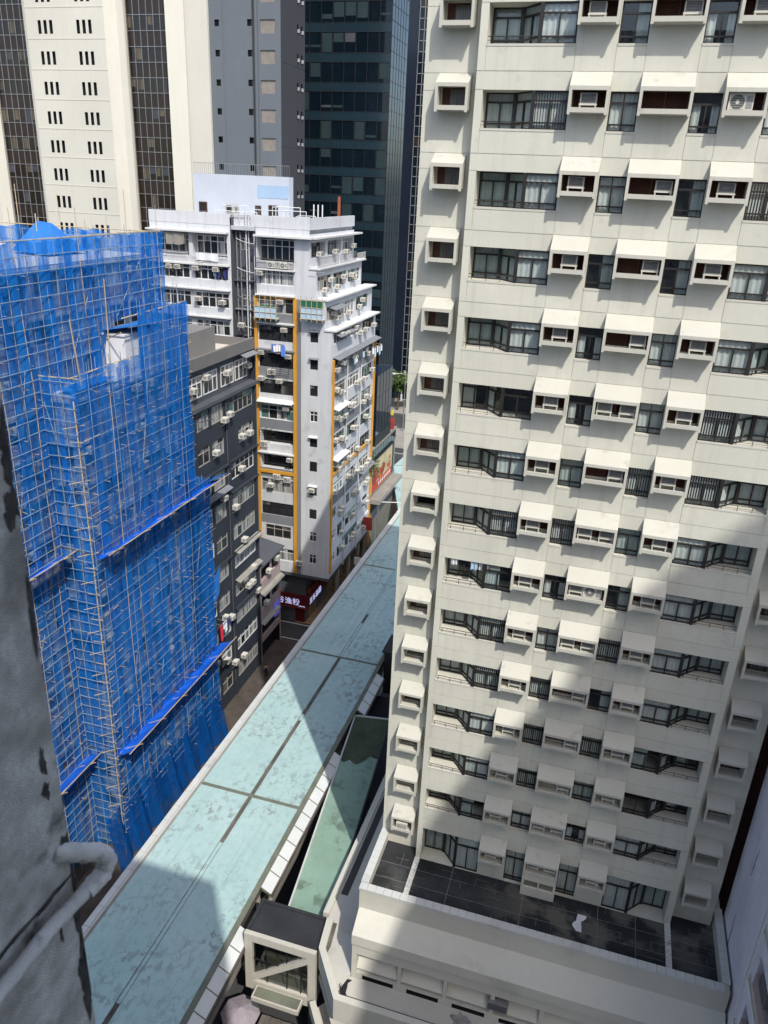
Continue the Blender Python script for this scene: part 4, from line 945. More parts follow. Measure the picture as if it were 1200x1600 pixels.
# ================================================================== small pink building at the alley
ps = thing('pink_shophouse', 'small pinkish shophouse with dark sloping canopies at the alley corner', 'building', (-36, 71.4, 0))
ops = [(0.4, z, 5.1, z+1.5, .3, 1, 0) for z in (10.4, 6.9, 3.3)] + [(.3, .1, 5.2, 2.6, .8, 1, 1)]
b = MB(); hf(b, (CX, 68.65, 0), (0,1,0), (-1,0,0), 5.5, 12.6, ops); b.face([(CX, 68.65, 12.6), (CX, 74.15, 12.6), (-45, 74.15, 12.6), (-45, 68.65, 12.6)]); b.face([(CX, 74.15, 0), (-45, 74.15, 0), (-45, 74.15, 12.6), (CX, 74.15, 12.6)]); b.face([(CX, 68.65, 0), (-45, 68.65, 0), (-45, 68.65, 12.6), (CX, 68.65, 12.6)])
b.build('wall', [pinkw, dark], ps)
b = MB(); b.prism([(CX+.5, 12.5), (CX-4, 13.4), (CX-4, 13.5), (CX+.5, 12.65)], 68.7, 74.3, 'y'); b.build('roof', dgrey, ps)
for z in (10.4, 6.9): b = MB(); b.box(CX, 71.2, z, CX+.05, 71.7, z+1.5); b.build('window_pier', pinkw, ps)
awning(ps, CX, 68.7, 74.2, 9.2, .6, .3, sunk); awning(ps, CX, 68.7, 73.2, 5.4, .5, .2, sunk); xac(ps, CX, 70.6, 10.9); xac(ps, CX, 69.9, 7.3); xac(ps, CX, 72.6, 11.6)
b = MB(); b.box(CX+.05, 72.2, 4.2, CX+.12, 73.6, 6.0); b.build('light_box', purple, ps)
# ================================================================== grey corner block
mat_shop = mat('warm_shop_front', (.20, .13, .07), .5, .4, 1.2)
gb = thing('grey_corner_block', 'grey terraced corner block with orange pipes, bays and many air conditioners', 'building', (-38, 85, 0))
GY = 77.9; wz = [35.95-2.93*j for j in range(10)]; allz = [44.75, 41.8, 38.9] + wz
# front: left bays (-49.5..-39.95), service well (-39.95..-37.05), bay (-37.05..-32.6), plain (-32.6..-28.4)
b = MB(); ops = []
FW = 49.5-28.4; uu = lambda x: x+49.5
for x0, x1, zt in ((-30.33, -28.4, 42.85), (-29.27, -28.4, 39.8), (-28.65, -28.4, 36.7)): pass
bayz = {}
for i, z in enumerate(allz):
    hb_, ht_ = z-.85, z+.75
    if i == 0: hb_, ht_ = 43.3, 45.6
    dd = .9 if i in (0, 7, 8) else .25
    if i == 11: ops.append((uu(-36.5), hb_, uu(-33.2), ht_, .2, 3, 0)); bayz[i] = (-36.5, -33.2, hb_, ht_, .2)
    elif i == 12: ops.append((uu(-37.0), hb_, uu(-32.7), ht_, .2, 3, 0)); bayz[i] = (-37.0, -32.7, hb_, ht_, .2)
    else: ops.append((uu(-36.9), hb_, uu(-32.75), ht_, dd, 3, 0)); bayz[i] = (-36.9, -32.75, hb_, ht_, dd)
    sp = [0, 0, 1, 0, 1, 0, 1, 0, 1, 0, 1, 0, 0][i]
    ops.insert(0, (uu(-37.05), z-2.0 if i else 42.6, uu(-32.6), hb_, 0, sp, sp))
    if i < 4:
        for x0, x1 in ((-49.2, -44.9), (-44.4, -40.3)): ops.append((uu(x0), hb_ if i else 43.3, uu(x1), ht_, 1.1 if i == 0 else .2, 3, 0))
    ops.append((uu(-39.3), z-.55, uu(-38.3), z+.65, 1.2, 3, 2)) 
    if i > 2: ops.append((uu(-30.9), z-.6, uu(-30.0), z+.6, .2, 3, 0))
ops = [(uu(-39.95), 0, uu(-37.05), 47.4, 1.0, 2, 2)] + [o if o[4] != 1.2 else (o[0], o[1], o[2], o[3], 1.2, 3, 2) for o in ops]
ops = [o for o in ops if o[1] < 47.4]
ops.insert(0, (uu(-32.6), 7.3, uu(-31.95), 39.7, .0, 1, 1))
hf(b, (-49.5, GY, 7.3), (1,0,0), (0,1,0), FW-2.65, 47.4-7.3, [(o[0], o[1]-7.3, o[2], o[3]-7.3)+o[4:] for o in ops])
hf(b, (-31.05, GY, 7.3), (1,0,0), (0,1,0), 2.65, 36.75-7.3, [(uu(-30.9)-18.45, z-.6-7.3, uu(-30.0)-18.45, z+.6-7.3, .2, 3, 0) for z in wz])
for x0, x1, z1 in ((-31.05, -30.33, 42.83), (-30.33, -29.27, 39.8)): b.face([(x0, GY, 36.75), (x1, GY, 36.75), (x1, GY, z1), (x0, GY, z1)])
b.build('front_wall', [lgrey, mgrey, dgrey, dark], gb)
for i, (x0, x1, z0, z1, d) in bayz.items():
    if d > .5:
        put('window', win_mesh(x1-x0-.1, z1-z0-.3, 5, 'dark', bronze if i else white), gb, (x0+.05, GY+.8, z0+.15)); continue
    fr = {1: white, 2: brass, 3: bronze, 4: bronze, 5: bronze, 6: white, 9: brass, 10: bronze, 11: brass, 12: white}.get(i, white)
    put('window', win_mesh(x1-x0-.04, z1-z0, 3 if i == 11 else 5 if i % 2 else 4, {1: 'curtain', 2: 'curtain', 6: 'green', 9: 'curtain', 12: 'curtain', 11: 'mixed'}.get(i, 'dark'), fr, fwid=.08), gb, (x0+.02, GY+.10, z0))
rg = random.Random(51)
for i, z in enumerate(allz):
    if i > 2: put('window', win_mesh(.9, 1.2, 2, ('dark', 'mixed')[i % 2], (bronze, white)[i in (6, 12, 11)], fwid=.06), gb, (-30.9, GY+.1, z-.6))
    put('window', win_mesh(1.0, 1.2, 2, 'dark', white if i % 2 == 0 else bronze, fwid=.06), gb, (-39.3, GY+1.05, z-.55))
    if i < 4:
        for x0, x1 in ((-49.2, -44.9), (-44.4, -40.3)): put('window', win_mesh(x1-x0, 1.6 if i else 1.9, 5, ('mixed', 'dark', 'dark', 'mixed')[i], white, fwid=.09), gb, (x0, GY+(.08 if i else .95), z-.85 if i else 43.55))
    if i in (3, 4, 7, 9): awning(gb, GY, -31.0, -29.9, z+.72, .35, .12, mgrey if i < 5 else ledgew, 'y')
# roof slab, cornice, parapet
def roofpoly(x1, yb): return [(-49.5, GY), (x1, GY), (x1, yb), (-49.5, yb)]
b = MB(); b.prism([(-49.5, GY+.2), (-31.3, GY+.2), (-31.3, 92), (-49.5, 92)], 46.2, 46.6, 'z'); b.build('roof', paletile, gb)
for x0, y0, x1, y1 in ((-49.5, GY-.03, -39.95, GY+.25), (-37.05, GY-.03, -31.02, GY+.25), (-31.3, GY+.25, -31.02, 92), (-39.95, GY+.9, -37.05, GY+1.15)): b = MB(); b.box(x0, y0, 46.6, x1, y1, 47.75); b.build('roof_parapet', lgrey, gb)
for x0, y0, x1, y1 in ((-49.6, GY-.75, -40.1, GY), (-37.0, GY-.75, -30.6, GY), (-31.05, GY, -30.3, 93)): b = MB(); b.box(x0, y0, 45.75, x1, y1, 45.93); b.build('cornice', ledgew, gb)
for x0, x1, z in ((-49.6, -40.1, 42.45), (-37.0, -32.6, 42.45), (-49.6, -40.1, 39.9), (-49.6, -40.1, 37.0), (-37.05, -32.6, 39.85), (-37.05, -32.6, 36.95), (-37.1, -32.6, 34.1), (-37.1, -32.7, 28.35), (-37.1, -32.7, 22.3)):
    b = MB(); b.box(x0, GY-.45, z, x1, GY, z+.14); b.build('ledge', ledgew if z > 36 or z in (28.35, 22.3) else mgrey, gb)
for x in (-44.65, -40.2, -49.3): b = MB(); b.box(x-.16, GY-.04, 42.6, x+.16, GY+1, 45.75); b.build('balcony_pillar', lgrey, gb)
def railing(parent, x0, x1, z, y, ax='x', hh=.95, m_=white, step=.16):
    b = MB(); n = int((x1-x0)/step)
    for i in range(n+1):
        t = x0+(x1-x0)*i/n; p = (t, y) if ax == 'x' else (y, t); b.box(p[0]-.012, p[1]-.012, z, p[0]+.012, p[1]+.012, z+hh)
    for zz in (z, z+hh):
        if ax == 'x': b.box(x0, y-.025, zz-.025, x1, y+.025, zz+.025)
        else: b.box(y-.025, x0, zz-.025, y+.025, x1, zz+.025)
    return b.build('railing', m_, parent)
railing(gb, -49.2, -44.9, 42.65, GY-.3); railing(gb, -44.4, -40.2, 42.65, GY-.3); railing(gb, -36.9, -32.7, 42.65, GY-.3, 'x', .95, bronze)
for x, z, k in ((-47.2, 41.9, 0), (-46.2, 41.9, 0), (-44.0, 41.9, 0), (-41.6, 41.9, 0), (-43.9, 38.7, 0), (-41.0, 38.5, 0), (-43.6, 42.75, 1), (-35.2, 42.7, 1), (-33.8, 42.7, 1), (-36.5, 41.9, 0), (-34.2, 39.1, 0), (-33.8, 36.2, 0), (-36.5, 33.6, 0), (-33.3, 33.4, 0), (-35.4, 31.4, 1), (-36.6, 30.7, 0), (-34.4, 30.6, 0), (-33.6, 27.6, 0), (-36.4, 23.0, 1), (-33.2, 21.6, 0), (-34.9, 19.2, 1), (-33.6, 19.0, 1), (-35.6, 18.2, 0), (-30.5, 18.3, 0), (-38.8, 36.3, 0), (-32.1, 8.5, 1)):
    put('air_conditioner', ACS if k else AC, gb, (x, GY, z))
for i, z in enumerate((41.0, 38.0, 35.2, 33.0, 29.8, 25.9, 23.1, 20.2)): b = MB(); b.box(-39.9, GY+.5, z, -37.1, GY+1.0, z+.12); b.build('ledge', (dgrey, mgrey)[i % 2], gb)
for x, y in ((-39.1, .6), (-38.4, .55), (-38.2, .75), (-37.5, .6), (-39.6, .7)): b = MB(); b.path([(x, GY+y, 48.5 if x in (-38.4, -38.2) else 46), (x, GY+y, 2)], .07); b.build('drain_pipe', mgrey if x < -38.5 else lgrey, gb)
rg = random.Random(52)
for z in [4+2.93*i for i in range(15)]: b = MB(); b.path([(-39.6, GY+.6, z+.3), (-38.6, GY+.5, z), (-37.5, GY+.55, z-.15)], .04); b.build('branch_pipe', lgrey if rg.random() < .5 else mgrey, gb)
for x, z0, z1 in ((-37.15, 9, 39.7), (-32.62, 7.4, 39.7)): b = MB(); b.box(x-.17, GY-.22, z0, x+.17, GY, z1); b.build('orange_pipe', orange, gb)
b = MB(); b.box(-37.0, GY-.15, 39.62, -32.5, GY, 39.8); b.build('orange_pipe', orange, gb)
b = MB(); b.box(-36.95, GY-.16, 19.85, -32.8, GY-.0, 20.2); b.build('orange_pipe', orange, gb)
awning(gb, GY, -37.0, -32.75, 28.7, .8, .3, ledgew, 'y')
for x0, x1, z in ((-35.2, -33.2, 32.2), (-36.8, -35.4, 25.2)):
    b = MB()
    for i in range(4): b.tube((x0, GY-.5+.0, z-.25*i), (x1, GY-.5, z-.25*i), .02, 0, 4)
    for x in (x0, (x0+x1)/2, x1): b.tube((x, GY, z+.1), (x, GY-.55, z), .02, 0, 4); b.tube((x, GY-.5, z+.0), (x, GY-.5, z-.8), .02, 0, 4)
    b.build('drying_rack', black, gb)
# street face, terraced towards the top
sx = -28.4
levels = [(7.3, 36.7, -28.4, 93.3), (36.7, 39.8, -29.27, 94.2), (39.8, 42.85, -30.33, 93.0), (42.85, 46.2, -31.05, 92.0)]
street = []
for li, (z0, z1, X, yb) in enumerate(levels):
    b = MB(); ops = []; Wd = yb-GY
    zs = [z for z in ([44.6] if li == 3 else [41.3] if li == 2 else [38.3] if li == 1 else wz)]
    for j, z in enumerate(zs):
        sp = (0, 1, 0, 1, 0, 0, 1, 0, 0, 0)[j] if li == 0 else 0
        ops.append((0, z-1.95-z0, Wd, z-.75-z0, 0, sp, sp))
        for a, c in ((.5, 4.6), (5.3, 9.6), (10.2, 14.6)):
            c = min(c, Wd-.4); r = .25 if li < 3 else .8
            if z > 17 or li: ops.append((a, max(z-.75-z0, .3), c, z+.75-z0, r, 3, 0)); street.append((X, GY+a, GY+c, max(z-.75, z0+.3), r, j+li))
            else: ops.append((a+.4, z-.6-z0, a+1.7, z+.6-z0, .2, 3, 0)); street.append((X, GY+a+.4, GY+a+1.7, z-.6, .2, 9)); ops.append((a+2.3, z-.75-z0, c-.2, z+.75-z0, .2, 3, 0)); street.append((X, GY+a+2.3, GY+c-.2, z-.75, .2, 9))
    hf(b, (X, GY, z0), (0,1,0), (-1,0,0), Wd, z1-z0, ops); b.face([(X, yb, z0), (-49.5, yb, z0), (-49.5, yb, z1), (X, yb, z1)])
    b.build('street_wall', [lgrey, mgrey, dgrey, dark], gb)
    if li < 3:
        nx = levels[li+1][2]; b = MB(); b.box(nx, GY-.1, z1-.06, X+.45, yb+.4, z1+.1); b.build('terrace_slab', ledgew, gb)
rg = random.Random(53)
for X, y0, y1, z0, r, j in street:
    h2 = 1.5 if j != 9 else (1.2 if y1-y0 < 1.5 else 1.5)
    put('window', win_mesh(y1-y0, h2, 2 if y1-y0 < 1.5 else 4, rg.choice(('dark', 'mixed', 'curtain', 'green', 'dark')), rg.choice((white, white, bronze, brass)), fwid=.09), gb, (X-r+.12, y0, z0), X90)
    for t in rg.sample((.15, .4, .62, .85), rg.choice((1, 2, 2, 3)) if y1-y0 > 1.5 else 0): xac(gb, X+.02, y0+(y1-y0)*t, z0+rg.uniform(-.2, .85))
for z, y0, y1, m_ in ((33.9, 78.2, 93.6, mgrey), (28.3, 78.2, 82.5, ledgew), (22.4, 78.2, 82.6, ledgew), (17.6, 88.0, 93.4, mgrey), (39.0, 79, 83, mgrey), (36.3, 78.6, 83.5, mgrey)): awning(gb, sx if z < 36.5 else -29.2, y0, y1, z, .8, .22, m_)
for y in (82.8, 87.9): b = MB(); b.path([(sx+.12, y, 33.6), (sx+.12, y, 7)], .07); b.build('drain_pipe', ledgew, gb)
for y, z0, z1 in ((78.2, 8, 33.6), (93.25, 5, 33.8)): b = MB(); b.box(sx, y-.16, z0, sx+.2, y+.16, z1); b.build('orange_pipe', orange, gb)
b = MB(); b.box(sx, 78.3, 20.25, sx+.18, 93.2, 20.6); b.build('orange_pipe', orange, gb)
for z, y0, y1, m_ in ((13.2, 82.7, 88, wingreen), (10.6, 82.7, 88, wingreen), (10.2, 88.2, 93, white), (12.5, 88.3, 93, paletile)): b = MB(); b.box(sx, y0, z-.2, sx+.14, y1, z+.25); b.build('shop_fascia', m_, gb)
b = MB(); b.box(-30.9, GY-.35, 42.6, -29.2, GY-.30, 42.62); b.build('ledge', ledgew, gb)
railing(gb, 78.2, 84.5, 42.95, -30.2, 'y', .95, mgrey, .2); railing(gb, 85, 90.5, 42.95, -30.2, 'y', .95, mgrey, .2); railing(gb, 91, 94, 42.95, -30.2, 'y', .7, white, .25)
b = MB(); b.box(-37.1, GY, 6.9, sx, 93.3, 7.3); b.build('soffit', dgrey, gb)
b = MB(); b.box(-49.5, 78.9, 0, -31.72, 93.3, 6.9); b.build('ground_floor_wall', dgrey, gb)
for y in (82, 86.2, 90, 93): b = MB(); b.box(-28.9, y-.2, 0, -28.5, y+.2, 6.9); b.build('arcade_pillar', concm, gb)
b = MB(); b.box(-33.0, 78.7, .1, -31.8, 78.9, 2.3); b.build('corner_pillar', redm, gb)
rg = random.Random(58)
for i, (y0, y1, c) in enumerate(((79.6, 82.6, redsign), (86.2, 88.6, orange), (88.8, 91.2, white), (91.4, 93.2, yellow))):
    b = MB(); b.box(-31.72, y0, 3.2, -31.45, y1, 4.3); b.build('shop_board', c, gb); b = MB(); b.box(-31.73, y0+.2, .3, -31.68, y1-.2, 3.0); b.build('shop_window', mat_shop, gb)
# roof clutter
b = MB(); b.box(-47.4, 84, 46.6, -35.9, 85.2, 51.5); b.build('stair_head', mat('pale_blue_render', (.50, .54, .60), .85, .05, .5, .1, gcol=(.35, .37, .4)), gb)
b = MB(); b.box(-39.6, 83.97, 49.3, -35.95, 84.0, 50.6); b.build('paint_patch', mat('sky_blue_paint', (.34, .47, .62), .85, .05, .5), gb)
for x, w2, h2, m_ in ((-46.8, 1.0, 1.9, louv), (-43.5, 1.6, 1.8, brass), (-39.9, .7, 1.8, louv), (-38.3, 1.1, 1.9, louv)): put('door' if w2 < 1.2 else 'window', win_mesh(w2, h2, 1 if w2 < 1.2 else 2, 'mixed', m_, .5, .1), gb, (x, 83.95, 46.7))
railing(gb, -47.3, -35.9, 51.5, 84.1, 'x', 1.1, alum, .25)
rg = random.Random(54)
for i in range(16):
    x0 = rg.uniform(-44, -33); x1 = x0+rg.uniform(1, 5); y = rg.uniform(78.5, 83.5); z = rg.uniform(46.8, 48.6); b = MB(); b.path([(x0, y, 46.6), (x0, y, z), (min(x1, -31.5), y, z), (min(x1, -31.5), y, 46.6)], .04); b.build('roof_pipe', lgrey if i % 3 else white, gb)
for x in (-33.2, -32.7, -32.2): b = MB(); b.tube((x, 84.5, 46.6), (x, 84.5, 48.9), .07); b.build('vent_pipe', white, gb)
b = MB(); b.tube((-31.6, 88, 46.6), (-31.6, 88, 49.4), .06); b.build('vent_pipe', white, gb)
b = MB(); b.tube((-31.2, 87, 46.6), (-31.2, 87, 49.8), .2, 0, 8, .16); b.build('chimney', mat('rust_red', (.28, .09, .04), .9, .2, 2), gb)
# things hung from the grey block
for (x0, x1, z0, lab) in ((-36.9, -34.4, 37.6, 'bamboo work platform with pale blue sheeting hung between the orange pipes'), (-31.6, -29.2, 37.9, 'bamboo work platform with green net top hung on the plain grey wall')):
    pf = thing('work_platform', lab, 'scaffold', ((x0+x1)/2, GY-.6, z0), 'hanging bamboo platforms on the grey block'); b = MB()
    for i in range(5): x = x0+(x1-x0)*i/4; b.tube((x, GY-1.0, z0-.3), (x, GY-1.0, z0+2.3), .035, 0, 5); b.tube((x, GY, z0-.1), (x, GY-1.15, z0-.1), .03, 0, 5)
    for z in (z0, z0+.6, z0+1.2, z0+1.9): b.tube((x0-.15, GY-1.0, z), (x1+.15, GY-1.0, z), .03, 0, 5)
    b.build('frame_poles', bamboo, pf)
    b = MB(); b.box(x0, GY-.95, z0, x1, GY-.93, z0+1.15); b.box(x0, GY-.95, z0-.02, x1, GY-.05, z0+.02); b.build('sheeting', cloths['paleblue'], pf)
    b = MB(); b.box(x0+(.6 if x0 < -33 else -.1), GY-.98, z0+1.2, x1+(-.2 if x0 < -33 else .1), GY-.96, z0+(1.4 if x0 < -33 else 1.95)); b.build('net', cloths['green'], pf)
lb = thing('laundry_bundle', 'bulging bundle of purple, blue and white washing hung below a bay window', 'laundry', (-34.35, 77.4, 34.2))
for i in range(9):
    r = random.Random(60+i); garment('garment', cloths[('purple', 'blue', 'white', 'blue', 'lilac', 'white', 'blue', 'purple', 'blue')[i]], (-34.95+i*.15, 77.3-.12*(i % 3), 34.95-.2*r.random()), .5, .6+.6*r.random(), lb, 'x', i)
tag(garment('hung_sheet', cloths['white'], (-42.6, GY-.36, 43.7), 2.6, .8, None, 'x', 3), 'white sheet drying over the top left balcony railing of the grey block', 'laundry')
tag(garment('hung_awning', mat('canvas_grey', (.26, .25, .22), .9, .1, 2), (-46.2, GY-.5, 45.6), 2.2, 1.25, None, 'x', 4), 'grey canvas blind hanging in the top left balcony of the grey block', 'blind')
hw = thing('window_washing', 'dark and orange clothes hung in a white window of the grey block', 'laundry', (-41, GY, 41.5))
for i, c in enumerate(('paleblue', 'navy', 'black', 'navy')): garment('garment', cloths[c], (-41.9+i*.42, GY-.15, 42.2), .36, .9+.2*(i % 2), hw, 'x', i+20)
sw = thing('street_washing', 'pale blue and white washing on poles at the far street edge of the grey block', 'laundry', (-27.9, 91.5, 32))
for i, c in enumerate(('white', 'paleblue', 'white', 'paleblue', 'white')): garment('garment', cloths[c], (-27.6+.08*i, 90.2+.55*i, 33.0-.1*(i % 2)), .5, .8+.3*(i % 2), sw, 'y', i+30)
b = MB(); b.tube((sx, 90, 33.1), (-27.5, 90, 33.05), .02); b.tube((sx, 92.6, 33.1), (-27.3, 92.6, 33.05), .02); b.tube((-27.55, 89.8, 33.05), (-27.3, 92.8, 33.05), .02); b.build('drying_pole', bamboo, sw)
tw = thing('mid_washing', 'small pale blue towels hung out mid-way along the grey block street face', 'laundry', (-28, 85, 33))
for i, c in enumerate(('paleblue', 'white', 'paleblue')): garment('garment', cloths[c], (-27.9, 84.0+.7*i+(2 if i == 2 else 0), 32.8+.1*i), .45, .7, tw, 'y', i+40)
# shop sign on the corner of the grey block
sg = thing('noodle_shop_sign', 'dark red wraparound shop fascia with white lit characters at the alley corner', 'sign', (-32, 78.8, 2.3))
b = MB(); b.box(-37.5, 78.35, 2.3, -31.4, 78.75, 3.95); b.box(-31.75, 78.75, 2.15, -31.4, 86, 3.85); b.build('fascia', redm, sg)
b = MB(); b.box(-37.5, 78.30, 2.24, -31.35, 78.36, 2.32); b.build('trim', redsign, sg)
def text(name, body, size, loc, rot, m_, parent, sc=(1, 1, 1)):
    c = bpy.data.curves.new(name, 'FONT'); c.body = body; c.size = size; c.space_character = 1.12; c.extrude = .03; c.offset = .004; o = bpy.data.objects.new(name, c); COL.objects.link(o)
    bpy.context.view_layer.update(); me = bpy.data.meshes.new_from_object(o.evaluated_get(bpy.context.evaluated_depsgraph_get())); me.materials.clear(); me.materials.append(m_)
    bpy.data.objects.remove(o); o = bpy.data.objects.new(name, me); COL.objects.link(o); o.parent = parent; o.location = Vector(loc)-(wloc(parent) if parent else Vector()); o.rotation_euler = rot; o.scale = sc; return o
text('lettering', '五谷漁粉', .98, (-36.35, 78.30, 2.72), (X90, 0, 0), letter, sg)
text('lettering', '五谷漁粉', .95, (-31.36, 79.4, 2.45), (X90, 0, X90), letter, sg)
b = MB()
for i in range(5): b.box(-32.4+i*.17, 78.31, 2.5+.03*(i % 2), -32.27+i*.17, 78.34, 2.62+.03*(i % 2))
b.build('underline_mark', letter, sg)
# ================================================================== towers behind
def strip_tower(parent, x0, x1, y, z0, z1, fh, cw, zoff, name='window_band'):
    """dark curtain strip: one band per floor (glass over spandrel)"""
    rg = random.Random(int(-x0*10)); z = zoff; out = []
    while z < z1:
        b = MB(); n = max(1, round((x1-x0)/cw)); q = (x1-x0)/n
        b.face([(x0, y+.05, z), (x1, y+.05, z), (x1, y+.05, z+fh*.5), (x0, y+.05, z+fh*.5)], 1)
        for i in range(n):
            k = rg.random(); mi = 0 if k < .62 else 2 if k < .85 else 3
            b.face([(x0+i*q, y+.07, z+fh*.5), (x0+i*q+q, y+.07, z+fh*.5), (x0+i*q+q, y+.07, z+fh), (x0+i*q, y+.07, z+fh)], 0)
            if mi: hh = fh*(1-.5*rg.random()*.8); b.face([(x0+i*q+.06, y+.06, z+fh*.5+.05+(fh-hh)*.6), (x0+i*q+q-.05, y+.06, z+fh*.5+.05+(fh-hh)*.6), (x0+i*q+q-.05, y+.06, z+fh-.06), (x0+i*q+.06, y+.06, z+fh-.06)], mi)
        for i in range(n+1): b.box(x0+i*q-.03, y-.04, z, x0+i*q+.03, y+.05, z+fh, 4)
        for zz in (z, z+fh*.5): b.box(x0, y-.03, zz-.035, x1, y+.05, zz+.035, 4)
        b.build(name, [brownglass, brownpan, mat_blind1, mat_blind2, alum], parent); z += fh
mat_blind1 = stripemat('tan_blind', (.13, .11, .075), (.03, .025, .02), 3); mat_blind2 = mat('grey_blind', (.06, .065, .075), .5, .2, .5)
ot = thing('cream_office_tower', 'tall cream office tower with dark brown glass strips at the upper left', 'building', (-68, 110, 0))
OY = 97; b = MB(); ops = []
PX0, PX1 = -77.5, -66.05
for i in range(12):
    zc = 71.35-3.43*i
    for xs in (-75.75, -70.05):
        for d in (0, .85, 1.7): ops.append((xs+d-PX0, zc-.85, xs+d+.46-PX0, zc+.65, .5, 1, 1))
hf(b, (PX0, OY, 0), (1,0,0), (0,1,0), PX1-PX0, 90, ops); b.build('panel_wall', [offw, winglass], ot)
for i in range(14): b = MB(); z = 73.4-3.43*i; b.box(PX0, OY-.03, z-.05, PX1, OY, z+.05); b.build('floor_joint', offw, ot)
def fin(xa, ya, xb, yb, xc, yc):
    b = MB(); b.face([(xa, ya, 0), (xb, yb, 0), (xb, yb, 90), (xa, ya, 90)], 0); b.face([(xb, yb, 0), (xc, yc, 0), (xc, yc, 90), (xb, yb, 90)], 0); b.build('fin', offw, ot)
fin(-66.05, 97, -64.9, 98.0, -63.9, 98.0); fin(-56.6+.0, 98.0, -57.3, 96.6, -55.2, 97.4)
b = MB(); b.face([(-57.3, 96.6, 0), (-55.6, 97.6, 0), (-55.6, 97.6, 90), (-57.3, 96.6, 90)]); b.face([(-57.3, 96.6, 0), (-57.3, 99, 0), (-57.3, 99, 90), (-57.3, 96.6, 90)]); b.build('fin', offw, ot)
b = MB(); b.face([(-55.6, 97.6, 0), (-52.2, 97.6, 0), (-52.2, 97.6, 90), (-55.6, 97.6, 90)]); b.face([(-52.2, 97.6, 0), (-52.2, 98.3, 0), (-52.2, 98.3, 90), (-52.2, 97.6, 90)]); b.build('panel_wall', offw, ot)
fin(-78.6, 98.3, -78.0, 97.2, -77.5, 97); b = MB(); b.face([(-85.4, 97.2, 0), (-84.4, 98.3, 0), (-84.4, 98.3, 90), (-85.4, 97.2, 90)]); b.box(-92, 97.2, 0, -85.4, 97.4, 90); b.build('fin', offw, ot)
strip_tower(ot, -63.9, -57.3, 98.6, 0, 90, 3.43, 1.0, 31.6); strip_tower(ot, -84.4, -78.6, 98.6, 0, 90, 3.43, 1.0, 31.2)
b = MB(); b.box(-92, 98.8, 0, -54.5, 112, 90); b.build('core', offw, ot)
mt = thing('grey_service_tower', 'plain grey tower face with pairs of tiny square windows and louvred openings', 'building', (-48, 102, 0))
b = MB(); ops = []; MX0, MX1 = -54.4, -42.85; MY = 98.0
for i in range(14):
    z = 71.4-3.16*i
    for x in (-51.45, -47.15): ops.append((x-MX0, z-.32, x+.62-MX0, z+.38, .5, 2, 2))
    ops.append((-45.5-MX0, z-1.1, -43.55-MX0, z+.35, .12, 1, 0))
ops += [(-50.5-MX0, 0, -50.25-MX0, 95, .06, 0, 0), (-45.9-MX0, 0, -45.75-MX0, 95, .1, 0, 0)]
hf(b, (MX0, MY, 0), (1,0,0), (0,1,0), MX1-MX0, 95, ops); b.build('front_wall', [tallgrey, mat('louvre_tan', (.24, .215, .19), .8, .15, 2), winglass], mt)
b = MB(); ops = []
for i in range(16):
    z = 71.7-3.16*i
    for y in (5.0, 6.3): ops.append((y, z-.6, y+.45, z+.4, .15, 3, 3))
for z in (64.2, 55, 46): ops.append((0, z, 7.6, z+.08, .05, 2, 2))
hf(b, (MX1, MY, 0), (0,1,0), (-1,0,0), 7.6, 95, ops); b.build('side_wall', [talldark, alum, tallgrey, bluglass], mt)  # shade of this side put into the darker grey
for i in range(16):
    z = 71.7-3.16*i
    for y in (5.15, 6.45): b = MB(); b.face([(MX1+.01, MY+y, z-.5), (MX1+.25, MY+y+.15, z-.45), (MX1+.25, MY+y+.15, z-.1), (MX1+.01, MY+y, z-.1)]); b.build('open_sash', alum, mt)
for x in (-46.4, -46.25): b = MB(); b.path([(x, MY-.1, 90), (x, MY-.1, 30)], .06); b.build('pipe', talldark, mt)
gt = thing('dark_glass_tower', 'dark blue-black curtain wall office tower behind the grey corner block', 'building', (-42, 125, 0))
GX0, GX1, GYY = -51.0, -35.42, 119.0; rg = random.Random(71)
for i in range(22):
    z = 75.6+3.7-3.7*i
    if z < 0: break
    b = MB(); n = 9; q = (GX1-GX0)/n
    b.face([(GX0, GYY, z-3.7), (GX1, GYY, z-3.7), (GX1, GYY, z-1.15), (GX0, GYY, z-1.15)], 0); b.face([(GX0, GYY-.04, z-1.15), (GX1, GYY-.04, z-1.15), (GX1, GYY-.04, z), (GX0, GYY-.04, z)], 1)
    for k in range(n):
        if rg.random() < .36: lo = rg.uniform(.1, 1.5) if rg.random() < .6 else .1; hi_ = 2.45 if rg.random() < .6 else rg.uniform(.6, 1.4); lo = min(lo, hi_-.3); b.face([(GX0+k*q+.12, GYY-.01, z-3.7+lo), (GX0+k*q+q-.12, GYY-.01, z-3.7+lo), (GX0+k*q+q-.12, GYY-.01, z-3.7+hi_), (GX0+k*q+.12, GYY-.01, z-3.7+hi_)], 2 if rg.random() < .85 else 4)
    for k in range(n+1): b.box(GX0+k*q-.03, GYY-.08, z-3.7, GX0+k*q+.03, GYY, z, 3)
    b.box(GX0, GYY-.07, z-1.19, GX1, GYY, z-1.13, 3); b.box(GX0, GYY-.07, z-.03, GX1, GYY, z+.03, 3)
    b.build('window_band', [bluglass, bluspan, greenblind, black, mat_blind2], gt)
b = MB(); b.face([(GX1, GYY, 0), (GX1, 127.4, 0), (GX1, 127.4, 95), (GX1, GYY, 95)], 0)
z = 1.9
while z < 95: b.box(GX1, GYY, z-.03, GX1+.06, 127.4, z+.03, 1); z += 1.85
for y in (120.4, 121.8, 123.2, 124.6, 126): b.box(GX1, y-.02, 0, GX1+.04, y+.02, 95, 1)
b.build('side_glass', [mirror, navy], gt)
